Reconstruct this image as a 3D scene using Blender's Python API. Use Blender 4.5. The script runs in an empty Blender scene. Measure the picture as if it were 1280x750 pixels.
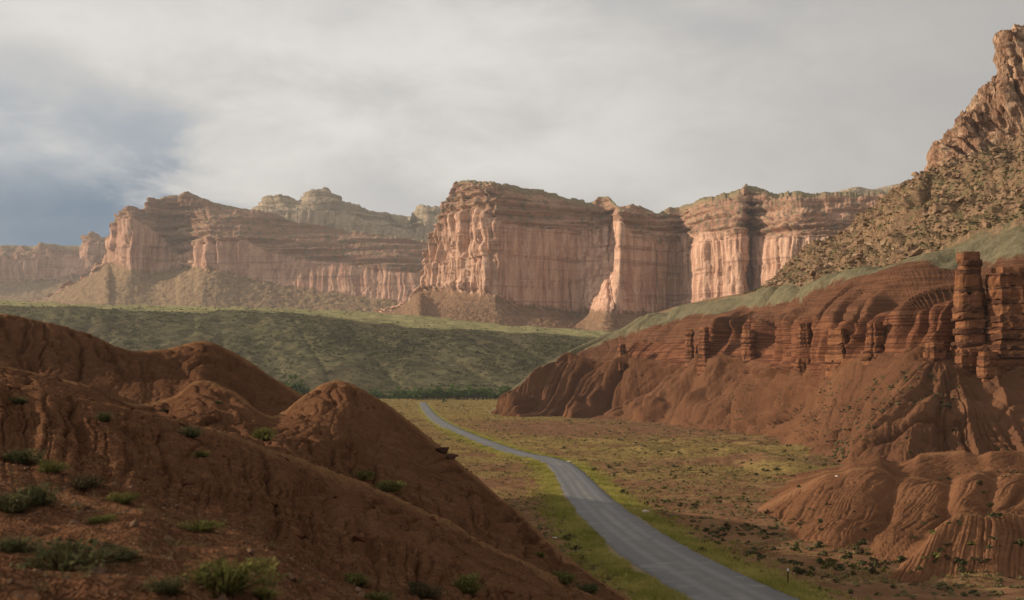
import bpy, bmesh, math, random
import numpy as np

# ------------------------------------------------------------------ camera, sky, sun, exposure
S = bpy.context.scene
FPX = 1500.0                      # focal length in pixels of a 1280 px wide frame
PITCH = math.atan(85 / FPX)
CAM = (0.0, 0.0, 40.0)
cam_d = bpy.data.cameras.new('camera')
cam = bpy.data.objects.new('camera', cam_d)
S.collection.objects.link(cam)
cam.location = CAM
cam.rotation_euler = (math.pi / 2 + PITCH, 0, 0)
cam_d.sensor_width = 36
cam_d.lens = FPX / 1280 * 36
cam_d.clip_start = 0.5
cam_d.clip_end = 60000
cam_d.dof.use_dof = True
cam_d.dof.focus_distance = 500
cam_d.dof.aperture_fstop = 1.8
S.camera = cam
S.view_settings.view_transform = 'Standard'
S.view_settings.look = 'None'
S.view_settings.gamma = 1
S.view_settings.exposure = 0.17
S.cycles.use_denoising = True
S.cycles.max_bounces = 5
S.cycles.diffuse_bounces = 3
S.cycles.volume_bounces = 0

SUN_AZ = math.radians(-79)        # clockwise from +Y
SUN_EL = math.radians(17)
sun_dir = (math.sin(SUN_AZ) * math.cos(SUN_EL), math.cos(SUN_AZ) * math.cos(SUN_EL), math.sin(SUN_EL))
sd = bpy.data.lights.new('sun', 'SUN')
sd.energy = 5.0
sd.angle = math.radians(0.5)
sd.color = (1.0, 0.85, 0.67)
sun = bpy.data.objects.new('sun', sd)
S.collection.objects.link(sun)
from mathutils import Vector
sun.rotation_euler = Vector(sun_dir).to_track_quat('Z', 'Y').to_euler()
sun.location = (-300, 0, 300)


class NT:
    """small helper to write node trees"""
    def __init__(s, tree):
        s.t = tree
        tree.nodes.clear()

    def n(s, typ, **kw):
        nd = s.t.nodes.new(typ)
        for k, v in kw.items():
            if k == 'i':
                for kk, vv in v.items():
                    s.put(nd.inputs[kk], vv)
            else:
                setattr(nd, k, v)
        return nd

    def put(s, inp, v):
        if isinstance(v, bpy.types.NodeSocket):
            s.t.links.new(v, inp)
        elif isinstance(v, bpy.types.Node):
            s.t.links.new(v.outputs[0], inp)
        else:
            if isinstance(v, tuple) and len(v) == 3 and inp.type == 'RGBA':
                v = (*v, 1)
            inp.default_value = v

    def math(s, op, a, b=0.0, clamp=False):
        nd = s.n('ShaderNodeMath', operation=op, use_clamp=clamp)
        s.put(nd.inputs[0], a)
        s.put(nd.inputs[1], b)
        return nd.outputs[0]

    def mapr(s, v, a, b, c=0.0, d=1.0, smooth=True):
        nd = s.n('ShaderNodeMapRange', interpolation_type='SMOOTHSTEP' if smooth else 'LINEAR')
        s.put(nd.inputs[0], v)
        for k, x in zip((1, 2, 3, 4), (a, b, c, d)):
            nd.inputs[k].default_value = x
        return nd.outputs[0]

    def mix(s, f, a, b, mode='MIX'):
        nd = s.n('ShaderNodeMix', data_type='RGBA', blend_type=mode)
        s.put(nd.inputs[0], f)
        s.put(nd.inputs[6], a)
        s.put(nd.inputs[7], b)
        return nd.outputs[2]

    def vec(s, v, scale):
        nd = s.n('ShaderNodeVectorMath', operation='MULTIPLY')
        s.put(nd.inputs[0], v)
        nd.inputs[1].default_value = scale
        return nd.outputs[0]

    def noise(s, v, scale, detail=4.0, rough=0.55, dist=0.0):
        nd = s.n('ShaderNodeTexNoise')
        s.put(nd.inputs['Vector'], v)
        nd.inputs['Scale'].default_value = scale
        nd.inputs['Detail'].default_value = detail
        nd.inputs['Roughness'].default_value = rough
        nd.inputs['Distortion'].default_value = dist
        return nd.outputs[0]

    def ramp(s, f, stops):
        nd = s.n('ShaderNodeValToRGB')
        s.put(nd.inputs[0], f)
        cr = nd.color_ramp
        while len(cr.elements) < len(stops):
            cr.elements.new(0.5)
        for e, (p, c) in zip(cr.elements, stops):
            e.position = p
            e.color = (*c, 1)
        return nd.outputs[0]


def build_world():
    w = bpy.data.worlds.new('World')
    S.world = w
    w.use_nodes = True
    N = NT(w.node_tree)
    sky = N.n('ShaderNodeTexSky', sky_type='NISHITA')
    sky.sun_disc = False
    sky.sun_elevation = SUN_EL
    sky.sun_rotation = SUN_AZ % (2 * math.pi)
    tc = N.n('ShaderNodeTexCoord').outputs['Generated']
    sep = N.n('ShaderNodeSeparateXYZ', i={0: tc})
    x, y, z = sep.outputs
    az = N.math('ARCTAN2', x, y)
    # cloud deck: soft horizontally drawn-out billows, some streaks of rain
    flat = N.vec(tc, (1, 1, 2.1))
    n1 = N.noise(flat, 3.0, 7, 0.55, 0.15)
    n2 = N.noise(flat, 8.0, 7, 0.58, 0.3)
    n3 = N.noise(N.vec(tc, (1, 1, 0.3)), 14.0, 2, 0.5)
    m = N.math('ADD', N.math('MULTIPLY', n1, 0.6), N.math('MULTIPLY', n2, 0.4))
    m = N.mapr(m, 0.36, 0.63)
    cl = N.ramp(m, [(0.0, (4.6, 4.6, 4.65)), (0.45, (5.7, 5.52, 5.27)), (1.0, (7.1, 6.85, 6.5))])
    # brighter band of thin cloud low over the cliffs
    low = N.mapr(z, 0.16, 0.05)
    cl = N.mix(N.math('MULTIPLY', low, 0.6), cl, (5.8, 5.5, 5.1))
    # towards the right the deck thickens
    cl = N.mix(N.math('MULTIPLY', N.mapr(az, -0.1, 0.5), 0.85), cl, (3.9, 3.75, 3.6))
    cl = N.mix(N.math('MULTIPLY', N.math('MULTIPLY', N.mapr(az, 0.0, -0.3), N.mapr(z, 0.2, 0.3)), 0.5), cl, (7.0, 6.8, 6.5))
    # blue-grey storm distance at the left, low over the horizon
    wob = N.math('MULTIPLY', N.math('SUBTRACT', n2, 0.5), 0.35)
    wob1 = N.math('MULTIPLY', N.math('SUBTRACT', n1, 0.5), 0.5)
    ba = N.mapr(N.math('ADD', az, wob), -0.15, -0.33)
    be = N.mapr(N.math('ADD', z, N.math('MULTIPLY', wob1, 0.5)), 0.23, 0.15)
    blue = N.math('MULTIPLY', ba, be)
    deep = N.mapr(z, 0.19, 0.12)
    bl = N.mix(deep, (2.5, 3.1, 3.8), (0.15, 1.05, 2.15))
    bl = N.mix(N.math('MULTIPLY', N.mapr(n2, 0.48, 0.64, 0, 0.75), N.mapr(z, 0.12, 0.2, 0.15, 1)), bl, (4.3, 4.5, 4.8))
    cl = N.mix(N.math('MULTIPLY', blue, 0.93), cl, bl)
    cl = N.mix(N.math('MULTIPLY', N.mapr(n3, 0.45, 0.75), 0.07), cl, (6.5, 6.2, 5.8))
    veil = N.math('MULTIPLY', N.mapr(N.math('ABSOLUTE', N.math('ADD', N.math('ADD', az, wob), 0.215)), 0.075, 0.0), N.mapr(N.math('ABSOLUTE', N.math('SUBTRACT', z, 0.16)), 0.07, 0.01))
    cl = N.mix(N.math('MULTIPLY', veil, 0.55), cl, (6.6, 6.3, 5.9))
    col = N.mix(0.94, sky.outputs[0], cl)
    bg = N.n('ShaderNodeBackground', i={0: col, 1: 0.1})
    out = N.n('ShaderNodeOutputWorld')
    w.node_tree.links.new(bg.outputs[0], out.inputs[0])


build_world()

# ------------------------------------------------------------------ numeric helpers
rng = np.random.default_rng(7)
random.seed(7)


def _h(ix, iy, iz, seed):
    h = (ix.astype(np.uint32) * np.uint32(374761393) + iy.astype(np.uint32) * np.uint32(668265263)
         + iz.astype(np.uint32) * np.uint32(2246822519) + np.uint32((seed * 3266489917) & 0xffffffff))
    h = (h ^ (h >> np.uint32(13))) * np.uint32(1274126177)
    h = h ^ (h >> np.uint32(16))
    return (h & np.uint32(0xffffff)).astype(np.float64) / 0xffffff * 2 - 1


def vnoise(x, y, z=0.0, seed=0):
    x, y, z = np.broadcast_arrays(np.asarray(x, float), np.asarray(y, float), np.asarray(z, float))
    ix, iy, iz = np.floor(x).astype(np.int64), np.floor(y).astype(np.int64), np.floor(z).astype(np.int64)
    fx, fy, fz = x - ix, y - iy, z - iz
    fx, fy, fz = [f * f * f * (f * (f * 6 - 15) + 10) for f in (fx, fy, fz)]
    r = 0
    for dx in (0, 1):
        for dy in (0, 1):
            for dz in (0, 1):
                w = (fx if dx else 1 - fx) * (fy if dy else 1 - fy) * (fz if dz else 1 - fz)
                r = r + w * _h(ix + dx, iy + dy, iz + dz, seed)
    return r


def fbm(x, y, z=0.0, o=4, seed=0, gain=0.5):
    r, a, f = 0, 1.0, 1.0
    for k in range(o):
        r = r + a * vnoise(x * f, y * f, np.asarray(z) * f, seed + k * 17)
        a *= gain
        f *= 2.03
    return r


def cracks(x, y, z=0.0, seed=0, power=4):
    """narrow valleys along the zero lines of a noise: 1 in the valley, 0 away"""
    return (1 - np.minimum(1, np.abs(vnoise(x, y, z, seed)) * 1.6)) ** power


def cell(x, y, seed):
    """one random value per cell of a jittered brick grid: hard-edged blocks"""
    iy = np.floor(y)
    ix = np.floor(x + 0.5 * (iy.astype(np.int64) % 2) + 0.37 * _h(iy.astype(np.int64), iy.astype(np.int64) * 0, iy.astype(np.int64) * 0, seed))
    return _h(ix.astype(np.int64), iy.astype(np.int64), ix.astype(np.int64) * 0, seed + 3)


def sstep(x, a, b):
    t = np.clip((x - a) / (b - a), 0, 1)
    return t * t * (3 - 2 * t)


def pchip(xk, yk, x):
    xk, yk = np.asarray(xk, float), np.asarray(yk, float)
    if len(xk) == 2:
        return np.interp(x, xk, yk)
    h = np.diff(xk)
    d = np.diff(yk) / h
    m = np.zeros(len(xk))
    for i in range(1, len(xk) - 1):
        if d[i - 1] * d[i] > 0:
            w1, w2 = 2 * h[i] + h[i - 1], h[i] + 2 * h[i - 1]
            m[i] = (w1 + w2) / (w1 / d[i - 1] + w2 / d[i])
    m[0], m[-1] = d[0], d[-1]
    x = np.clip(x, xk[0], xk[-1])
    i = np.clip(np.searchsorted(xk, x, side='right') - 1, 0, len(h) - 1)
    t = (x - xk[i]) / h[i]
    t2, t3 = t * t, t * t * t
    return ((2 * t3 - 3 * t2 + 1) * yk[i] + (t3 - 2 * t2 + t) * h[i] * m[i]
            + (-2 * t3 + 3 * t2) * yk[i + 1] + (t3 - t2) * h[i] * m[i + 1])


CP, SP = math.cos(PITCH), math.sin(PITCH)


def at(px, py, D):
    """the point seen at photograph pixel (px, py) that lies D metres ahead"""
    u = (np.asarray(px, float) - 640) / FPX
    v = (375 - np.asarray(py, float)) / FPX
    k = D / (CP - v * SP)
    return np.stack(np.broadcast_arrays(u * k, np.asarray(D, float) + 0 * k, CAM[2] + (v * CP + SP) * k), -1)


def project(P):
    x, y, z = P[..., 0], P[..., 1], P[..., 2] - CAM[2]
    d = y * CP + z * SP
    return 640 + FPX * x / d, 375 - FPX * (z * CP - y * SP) / d, d


def loft(cols, contours, rows, ease=None):
    """surface through contour lines given as (px list, py list, distance list); rows[i] quads between lines i and i+1.
    returns points (nr, nc, 3) and layer coordinate (nr,)"""
    C = []
    for px, py, D in contours:
        C.append(at(cols, pchip(px, py, cols), pchip(px, D, cols)))
    C = np.array(C)                                     # (k, nc, 3)
    t = [np.linspace(i, i + 1, r, endpoint=False) for i, r in enumerate(rows)]
    t = np.concatenate(t + [[len(rows)]])
    k = C.shape[0]
    d = C[1:] - C[:-1]
    m = np.zeros_like(C)
    m[0], m[-1] = d[0], d[-1]
    a, b = d[:-1], d[1:]
    with np.errstate(divide='ignore', invalid='ignore'):
        hm = np.where(a * b > 0, 2 * a * b / (a + b), 0)
    m[1:-1] = np.nan_to_num(hm)
    i = np.clip(t.astype(int), 0, k - 2)
    f = (t - i)[:, None, None]
    f2, f3 = f * f, f ** 3
    P = ((2 * f3 - 3 * f2 + 1) * C[i] + (f3 - 2 * f2 + f) * m[i] + (-2 * f3 + 3 * f2) * C[i + 1] + (f3 - f2) * m[i + 1])
    return P, t


def normals(P):
    du = np.gradient(P, axis=1)
    dv = np.gradient(P, axis=0)
    n = np.cross(du, dv)
    n /= np.linalg.norm(n, axis=-1, keepdims=True) + 1e-9
    return n


def blur(A, n, axis):
    for _ in range(n):
        B = A.copy()
        sl = [slice(None)] * A.ndim
        s0, s1, s2 = list(sl), list(sl), list(sl)
        s0[axis], s1[axis], s2[axis] = slice(1, -1), slice(0, -2), slice(2, None)
        B[tuple(s0)] = (A[tuple(s0)] * 2 + A[tuple(s1)] + A[tuple(s2)]) / 4
        A = B
    return A


def mesh_from(name, V, F, mat, attrs=None, smooth=True, parent=None, mats_idx=None):
    """V (n,3), F (m,k) with k constant"""
    V = np.ascontiguousarray(V, dtype=np.float32)
    F = np.ascontiguousarray(F, dtype=np.int32)
    me = bpy.data.meshes.new(name)
    k = F.shape[1]
    me.vertices.add(len(V))
    me.vertices.foreach_set('co', V.ravel())
    me.loops.add(F.size)
    me.loops.foreach_set('vertex_index', F.ravel())
    me.polygons.add(len(F))
    me.polygons.foreach_set('loop_start', np.arange(0, F.size, k, dtype=np.int32))
    try:
        me.polygons.foreach_set('loop_total', np.full(len(F), k, dtype=np.int32))
    except Exception:
        pass
    me.polygons.foreach_set('use_smooth', np.full(len(F), smooth, dtype=bool))
    for an, av in (attrs or {}).items():
        a = me.attributes.new(an, 'FLOAT', 'POINT')
        a.data.foreach_set('value', np.ascontiguousarray(av, dtype=np.float32).ravel())
    me.update(calc_edges=True)
    me.validate()
    if isinstance(mat, (list, tuple)):
        for mm in mat:
            me.materials.append(mm)
    else:
        me.materials.append(mat)
    o = bpy.data.objects.new(name, me)
    S.collection.objects.link(o)
    o.parent = parent
    return o


def grid_faces(nr, nc):
    i = np.arange(nr - 1)[:, None] * nc + np.arange(nc - 1)[None, :]
    return np.stack([i, i + 1, i + nc + 1, i + nc], -1).reshape(-1, 4)


def sheet(name, P, mat, attrs=None):
    nr, nc = P.shape[:2]
    o = mesh_from(name, P.reshape(-1, 3), grid_faces(nr, nc), mat, attrs)
    o['kind'] = 'structure'
    return o


def tag(o, label, cat, group=None):
    o['label'] = label
    o['category'] = cat
    if group:
        o['group'] = group
    return o


# ------------------------------------------------------------------ materials
def new_mat(name):
    m = bpy.data.materials.new(name)
    m.use_nodes = True
    N = NT(m.node_tree)
    return m, N


def finish(m, N, col, bump=None, strength=0.5, dist=0.1, rough=1.0, spec=0.0):
    b = N.n('ShaderNodeBsdfPrincipled')
    N.put(b.inputs['Base Color'], col)
    N.put(b.inputs['Roughness'], rough)
    b.inputs['Specular IOR Level'].default_value = spec
    if bump is not None:
        bn = N.n('ShaderNodeBump')
        bn.inputs['Strength'].default_value = strength
        bn.inputs['Distance'].default_value = dist
        N.put(bn.inputs['Height'], bump)
        m.node_tree.links.new(bn.outputs[0], b.inputs['Normal'])
    o = N.n('ShaderNodeOutputMaterial')
    m.node_tree.links.new(b.outputs[0], o.inputs[0])
    return m


def attr(N, name):
    return N.n('ShaderNodeAttribute', attribute_name=name).outputs['Fac']


def pos(N):
    return N.n('ShaderNodeNewGeometry').outputs['Position']


def mat_clay(name, dark, mid, light, scale=1.0, bumpd=0.12, clods=False):
    m, N = new_mat(name)
    p = pos(N)
    a = N.noise(p, 0.06 * scale, 5, 0.6)
    b = N.noise(p, 1.1 * scale, 5, 0.65)
    c = N.noise(p, 5.0 * scale, 4, 0.7)
    base = N.mix(N.mapr(a, 0.35, 0.65), dark, mid)
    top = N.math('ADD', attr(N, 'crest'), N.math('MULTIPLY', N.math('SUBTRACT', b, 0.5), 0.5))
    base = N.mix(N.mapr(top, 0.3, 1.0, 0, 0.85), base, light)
    base = N.mix(N.mapr(b, 0.42, 0.72, 0, 0.35), base, light)
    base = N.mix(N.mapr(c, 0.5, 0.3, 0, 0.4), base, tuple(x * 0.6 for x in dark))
    h = N.math('ADD', N.math('MULTIPLY', c, 0.6), b)
    if clods:                                    # cracked popcorn crust
        vo = N.n('ShaderNodeTexVoronoi', feature='DISTANCE_TO_EDGE')
        vo.inputs['Scale'].default_value = 4.5
        wv = N.n('ShaderNodeVectorMath', operation='ADD')
        N.put(wv.inputs[0], p)
        N.put(wv.inputs[1], N.n('ShaderNodeTexNoise', i={'Vector': p, 'Scale': 3.0}).outputs['Color'])
        N.put(vo.inputs['Vector'], wv)
        h = N.math('ADD', h, N.math('MULTIPLY', N.mapr(vo.outputs[0], 0.0, 0.16), 0.45))
        h = N.math('ADD', h, N.math('MULTIPLY', N.noise(p, 16.0, 3, 0.7), 0.35))
    return finish(m, N, base, h, 1.0 if clods else 0.7, bumpd)


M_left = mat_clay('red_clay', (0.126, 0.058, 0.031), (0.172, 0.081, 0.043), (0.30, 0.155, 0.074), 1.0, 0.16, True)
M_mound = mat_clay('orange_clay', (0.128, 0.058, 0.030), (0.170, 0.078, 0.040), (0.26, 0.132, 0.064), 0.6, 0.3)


def mat_right():
    m, N = new_mat('red_slope_layers')
    p = pos(N)
    L = attr(N, 'layer')
    crest = attr(N, 'crest')
    a = N.noise(p, 0.025, 5, 0.6)
    b = N.noise(p, 0.25, 5, 0.65)
    c = N.noise(p, 1.2, 4, 0.65)
    strata = N.noise(N.vec(p, (0.02, 0.02, 1.0)), 1.3, 3, 0.6)
    red = N.mix(N.mapr(a, 0.35, 0.65), (0.118, 0.055, 0.030), (0.160, 0.076, 0.040))
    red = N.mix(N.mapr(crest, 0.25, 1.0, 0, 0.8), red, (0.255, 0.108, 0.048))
    red = N.mix(N.mapr(b, 0.5, 0.75, 0, 0.3), red, (0.225, 0.098, 0.045))
    ledge = N.mix(N.mapr(strata, 0.4, 0.6), (0.100, 0.040, 0.024), (0.200, 0.084, 0.042))
    upper = N.mix(N.mapr(strata, 0.35, 0.65), (0.100, 0.046, 0.027), (0.155, 0.073, 0.040))
    green = N.mix(N.mapr(b, 0.35, 0.65), (0.128, 0.110, 0.062), (0.180, 0.152, 0.092))
    tal = N.mix(N.mapr(b, 0.4, 0.62), (0.19, 0.118, 0.070), (0.28, 0.180, 0.105))
    tal = N.mix(N.mapr(N.noise(p, 0.12, 4, 0.6), 0.5, 0.62, 0, 0.7), tal, (0.105, 0.10, 0.045))
    tal = N.mix(N.mapr(c, 0.52, 0.36, 0, 0.6), tal, (0.10, 0.06, 0.035))
    rock = N.mix(N.mapr(N.noise(N.vec(p, (1, 1, 0.25)), 0.1, 5, 0.6), 0.4, 0.62), (0.29, 0.160, 0.100), (0.48, 0.315, 0.205))
    rock = N.mix(N.mapr(strata, 0.55, 0.7, 0, 0.5), rock, (0.30, 0.23, 0.13))
    cap = N.mix(N.mapr(b, 0.4, 0.6), (0.15, 0.14, 0.07), (0.32, 0.20, 0.11))
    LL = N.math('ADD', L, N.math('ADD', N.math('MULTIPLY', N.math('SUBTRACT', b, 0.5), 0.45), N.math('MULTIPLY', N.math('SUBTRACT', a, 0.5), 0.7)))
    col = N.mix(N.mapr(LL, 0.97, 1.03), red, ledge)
    col = N.mix(N.mapr(LL, 1.97, 2.1), col, upper)
    col = N.mix(N.mapr(LL, 2.94, 3.06), col, green)
    col = N.mix(N.mapr(LL, 3.92, 4.06), col, tal)
    col = N.mix(N.mapr(LL, 4.97, 5.03), col, rock)
    col = N.mix(N.mapr(LL, 5.97, 6.1), col, cap)
    seam = N.noise(N.vec(p, (1, 1, 0.3)), 0.22, 5, 0.6)
    rockd = N.mix(N.mapr(N.math('ABSOLUTE', N.math('SUBTRACT', seam, 0.5)), 0.03, 0.0, 0, 0.45), rock, (0.15, 0.085, 0.052))
    col = N.mix(N.math('MULTIPLY', N.mapr(LL, 4.97, 5.03), N.mapr(LL, 6.1, 5.97)), col, rockd)
    h = N.math('ADD', N.math('MULTIPLY', c, 0.35), b)
    h = N.math('ADD', h, N.math('MULTIPLY', N.mapr(N.math('ABSOLUTE', N.math('SUBTRACT', seam, 0.5)), 0.0, 0.05), N.math('MULTIPLY', N.mapr(LL, 4.97, 5.03), 0.8)))
    return finish(m, N, col, h, 0.8, 1.8)


def mat_mesa(name, talus_a, talus_b, wall_a, wall_b, streak, up_a, up_b, cap_a, cap_b, sc):
    """layers: 0-1 talus apron, 1-2 sheer wall, 2-3 ledgy upper rock, 3+ plateau"""
    m, N = new_mat(name)
    p = pos(N)
    L = attr(N, 'layer')
    a = N.noise(p, 0.012 * sc, 5, 0.6)
    b = N.noise(p, 0.06 * sc, 5, 0.65)
    c = N.noise(p, 0.22 * sc, 4, 0.65)
    vert = N.noise(N.vec(p, (1, 1, 0.10)), 0.055 * sc, 5, 0.62)
    strata = N.noise(N.vec(p, (0.03, 0.03, 1.0)), 0.10 * sc, 4, 0.6)
    tal = N.mix(N.mapr(b, 0.4, 0.62), talus_a, talus_b)
    tal = N.mix(N.mapr(c, 0.5, 0.68, 0, 0.7), tal, (0.12, 0.11, 0.06))
    wall = N.mix(N.mapr(vert, 0.36, 0.62), wall_a, wall_b)
    wall = N.mix(N.mapr(N.noise(N.vec(p, (1, 1, 0.05)), 0.11 * sc, 4, 0.6), 0.52, 0.7, 0, 0.75), wall, streak)
    wall = N.mix(N.mapr(strata, 0.54, 0.66, 0, 0.5), wall, streak)
    wall = N.mix(N.mapr(N.noise(N.vec(p, (0.02, 0.02, 1.0)), 0.35 * sc, 3, 0.6), 0.54, 0.66, 0, 0.35), wall, wall_b)
    up = N.mix(N.mapr(strata, 0.40, 0.60), up_a, up_b)
    up = N.mix(N.mapr(b, 0.5, 0.62, 0, 0.75), up, (0.13, 0.125, 0.075))
    cap = N.mix(N.mapr(b, 0.4, 0.6), cap_a, cap_b)
    LL = N.math('ADD', L, N.math('MULTIPLY', N.math('SUBTRACT', b, 0.5), 0.35))
    col = N.mix(N.mapr(LL, 0.96, 1.04), tal, wall)
    col = N.mix(N.mapr(LL, 1.94, 2.1), col, up)
    col = N.mix(N.mapr(LL, 2.86, 3.05), col, cap)
    h = N.math('ADD', N.math('MULTIPLY', c, 0.4), N.math('ADD', b, N.math('MULTIPLY', strata, 0.6)))
    return finish(m, N, col, h, 0.7, 6.0 / sc)


def mat_bench():
    m, N = new_mat('sage_bench')
    p = pos(N)
    a = N.noise(p, 0.006, 5, 0.6)
    b = N.noise(p, 0.05, 5, 0.65)
    L = attr(N, 'layer')
    base = N.mix(N.mapr(b, 0.38, 0.62), (0.076, 0.069, 0.036), (0.135, 0.116, 0.060))
    base = N.mix(N.mapr(a, 0.48, 0.62, 0, 0.6), base, (0.095, 0.073, 0.042))
    top = N.mix(N.mapr(b, 0.35, 0.65), (0.21, 0.185, 0.080), (0.31, 0.270, 0.125))
    LL = N.math('ADD', L, N.math('MULTIPLY', N.math('SUBTRACT', b, 0.5), 0.15))
    col = N.mix(N.mapr(LL, 2.02, 2.16), base, top)
    return finish(m, N, col, b, 0.7, 3.0)


def mat_ground():
    m, N = new_mat('valley_soil')
    p = pos(N)
    dr = attr(N, 'road_distance')
    gr = attr(N, 'grassy')
    a = N.noise(p, 0.02, 5, 0.6)
    b = N.noise(p, 0.18, 5, 0.68)
    c = N.noise(p, 1.6, 4, 0.7)
    soil = N.mix(N.mapr(b, 0.36, 0.64), (0.140, 0.070, 0.038), (0.205, 0.112, 0.060))
    soil = N.mix(N.mapr(c, 0.55, 0.75, 0, 0.5), soil, (0.30, 0.17, 0.10))
    grass = N.mix(N.mapr(c, 0.35, 0.65), (0.200, 0.138, 0.046), (0.275, 0.200, 0.074))
    g = N.math('ADD', gr, N.math('MULTIPLY', N.math('SUBTRACT', b, 0.5), 1.5))
    g = N.math('ADD', g, N.math('MULTIPLY', N.math('SUBTRACT', c, 0.5), 0.7))
    col = N.mix(N.mapr(g, 0.38, 0.75, 0, 0.9), soil, grass)
    verge = N.math('ADD', dr, N.math('MULTIPLY', N.math('SUBTRACT', b, 0.5), 5.0))
    vg = N.mix(N.mapr(c, 0.35, 0.65), (0.150, 0.150, 0.030), (0.27, 0.245, 0.065))
    col = N.mix(N.mapr(verge, 9.0, 6.0, 0, 0.85), col, vg)
    col = N.mix(N.mapr(dr, 5.0, 4.4, 0, 0.85), col, (0.22, 0.165, 0.115))
    return finish(m, N, col, N.math('ADD', b, N.math('MULTIPLY', c, 0.3)), 0.7, 0.5)


def mat_road():
    m, N = new_mat('worn_asphalt')
    p = pos(N)
    u = attr(N, 'across')                      # -1 .. 1
    b = N.noise(p, 0.35, 4, 0.6)
    c = N.noise(p, 6.0, 4, 0.7)
    au = N.math('ABSOLUTE', u)
    col = N.mix(N.mapr(c, 0.3, 0.7), (0.047, 0.046, 0.045), (0.076, 0.072, 0.068))
    tracks = N.math('MULTIPLY', N.mapr(N.math('ABSOLUTE', N.math('SUBTRACT', au, 0.42)), 0.20, 0.04), 0.5)
    col = N.mix(tracks, col, (0.155, 0.148, 0.140))
    cen = N.math('MULTIPLY', N.mapr(N.math('ADD', au, N.math('MULTIPLY', N.math('SUBTRACT', b, 0.5), 0.25)), 0.26, 0.0), N.mapr(N.noise(N.vec(p, (1, .25, 1)), .12, 3, .6), 0.4, 0.62, 0.15, 0.7))
    col = N.mix(cen, col, (0.215, 0.195, 0.155))
    col = N.mix(N.mapr(au, 0.82, 0.97, 0, 0.55), col, (0.062, 0.058, 0.056))
    col = N.mix(N.mapr(b, 0.5, 0.66, 0, 0.5), col, (0.17, 0.16, 0.148))
    col = N.mix(N.mapr(N.noise(p, 0.09, 4, 0.6), 0.5, 0.62, 0, 0.35), col, (0.075, 0.071, 0.068))
    vo = N.n('ShaderNodeTexVoronoi', feature='DISTANCE_TO_EDGE', i={'Vector': p, 'Scale': 0.28})
    col = N.mix(N.mapr(vo.outputs[0], 0.018, 0.004, 0, 0.6), col, (0.045, 0.043, 0.042))
    return finish(m, N, col, c, 0.4, 0.02, 0.6, 0.4)


def mat_leaf(name, a, b, trans=0.25):
    m, N = new_mat(name)
    t = attr(N, 'tint')
    col = N.mix(t, a, b)
    d = N.n('ShaderNodeBsdfDiffuse', i={0: col})
    tr = N.n('ShaderNodeBsdfTranslucent', i={0: col})
    mx = N.n('ShaderNodeMixShader', i={0: trans})
    m.node_tree.links.new(d.outputs[0], mx.inputs[1])
    m.node_tree.links.new(tr.outputs[0], mx.inputs[2])
    o = N.n('ShaderNodeOutputMaterial')
    m.node_tree.links.new(mx.outputs[0], o.inputs[0])
    return m


def mat_rock(name, a, b, c, strat=0.0):
    m, N = new_mat(name)
    p = N.n('ShaderNodeTexCoord').outputs['Object']
    w = pos(N)
    n1 = N.noise(w, 0.5, 5, 0.65)
    n2 = N.noise(w, 2.2, 4, 0.7)
    n3 = N.noise(N.vec(w, (0.08, 0.08, 1)), 1.2, 4, 0.6)
    oi = N.n('ShaderNodeObjectInfo').outputs['Random']
    col = N.mix(N.mapr(n1, 0.35, 0.65), a, b)
    col = N.mix(N.math('MULTIPLY', oi, 0.5), col, c)
    col = N.mix(N.mapr(n3, 0.45, 0.6, 0, strat), col, tuple(x * 0.55 for x in a))
    h = N.math('ADD', N.math('MULTIPLY', n2, 0.4), N.math('ADD', n1, N.math('MULTIPLY', n3, strat)))
    return finish(m, N, col, h, 0.7, 0.25)


def mat_plain(name, col, rough=0.7):
    m, N = new_mat(name)
    p = pos(N)
    n = N.noise(p, 9.0, 3, 0.6)
    return finish(m, N, N.mix(N.mapr(n, 0.3, 0.7, 0, 0.5), col, tuple(x * 0.6 for x in col)), n, 0.3, 0.01, rough)


M_right = mat_right()
M_bench = mat_bench()
M_ground = mat_ground()
M_road = mat_road()
M_butte = mat_mesa('butte_sandstone', (0.17, 0.095, 0.058), (0.25, 0.150, 0.085), (0.41, 0.225, 0.150), (0.62, 0.390, 0.270),
                   (0.17, 0.085, 0.062), (0.27, 0.145, 0.095), (0.40, 0.235, 0.155), (0.16, 0.14, 0.075), (0.28, 0.20, 0.12), 1.0)
M_far = mat_mesa('far_sandstone', (0.20, 0.125, 0.075), (0.29, 0.195, 0.105), (0.37, 0.195, 0.135), (0.53, 0.32, 0.215),
                 (0.20, 0.11, 0.085), (0.24, 0.125, 0.085), (0.33, 0.20, 0.13), (0.18, 0.15, 0.085), (0.27, 0.19, 0.12), 0.7)
M_dome = mat_mesa('pale_dome_sandstone', (0.22, 0.16, 0.105), (0.29, 0.22, 0.14), (0.28, 0.205, 0.135), (0.40, 0.30, 0.20),
                  (0.18, 0.13, 0.09), (0.24, 0.18, 0.12), (0.38, 0.29, 0.195), (0.17, 0.145, 0.085), (0.32, 0.25, 0.165), 0.6)

# ------------------------------------------------------------------ the road line and the valley floor
def floor_z(y):
    return 29.0 * np.exp(-np.maximum(y, 0) / 400.0)


_rp = [(1010, 790), (932, 750), (885, 725), (838, 700), (799, 675), (766, 650), (739, 625), (719, 600), (706, 585), (688, 575),
       (647, 566), (612, 554.5), (583, 543), (559, 532), (543, 522), (533, 511), (528, 503)]


def _floor_hit(px, py):
    lo, hi = 20.0, 4000.0
    for _ in range(60):
        mid = (lo + hi) / 2
        if at(px, py, mid)[2] > floor_z(mid):
            lo = mid
        else:
            hi = mid
    return at(px, py, lo)


_rc = np.array([_floor_hit(*q) for q in _rp])
_o = np.argsort(_rc[:, 1])
_rc = _rc[_o]


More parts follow.
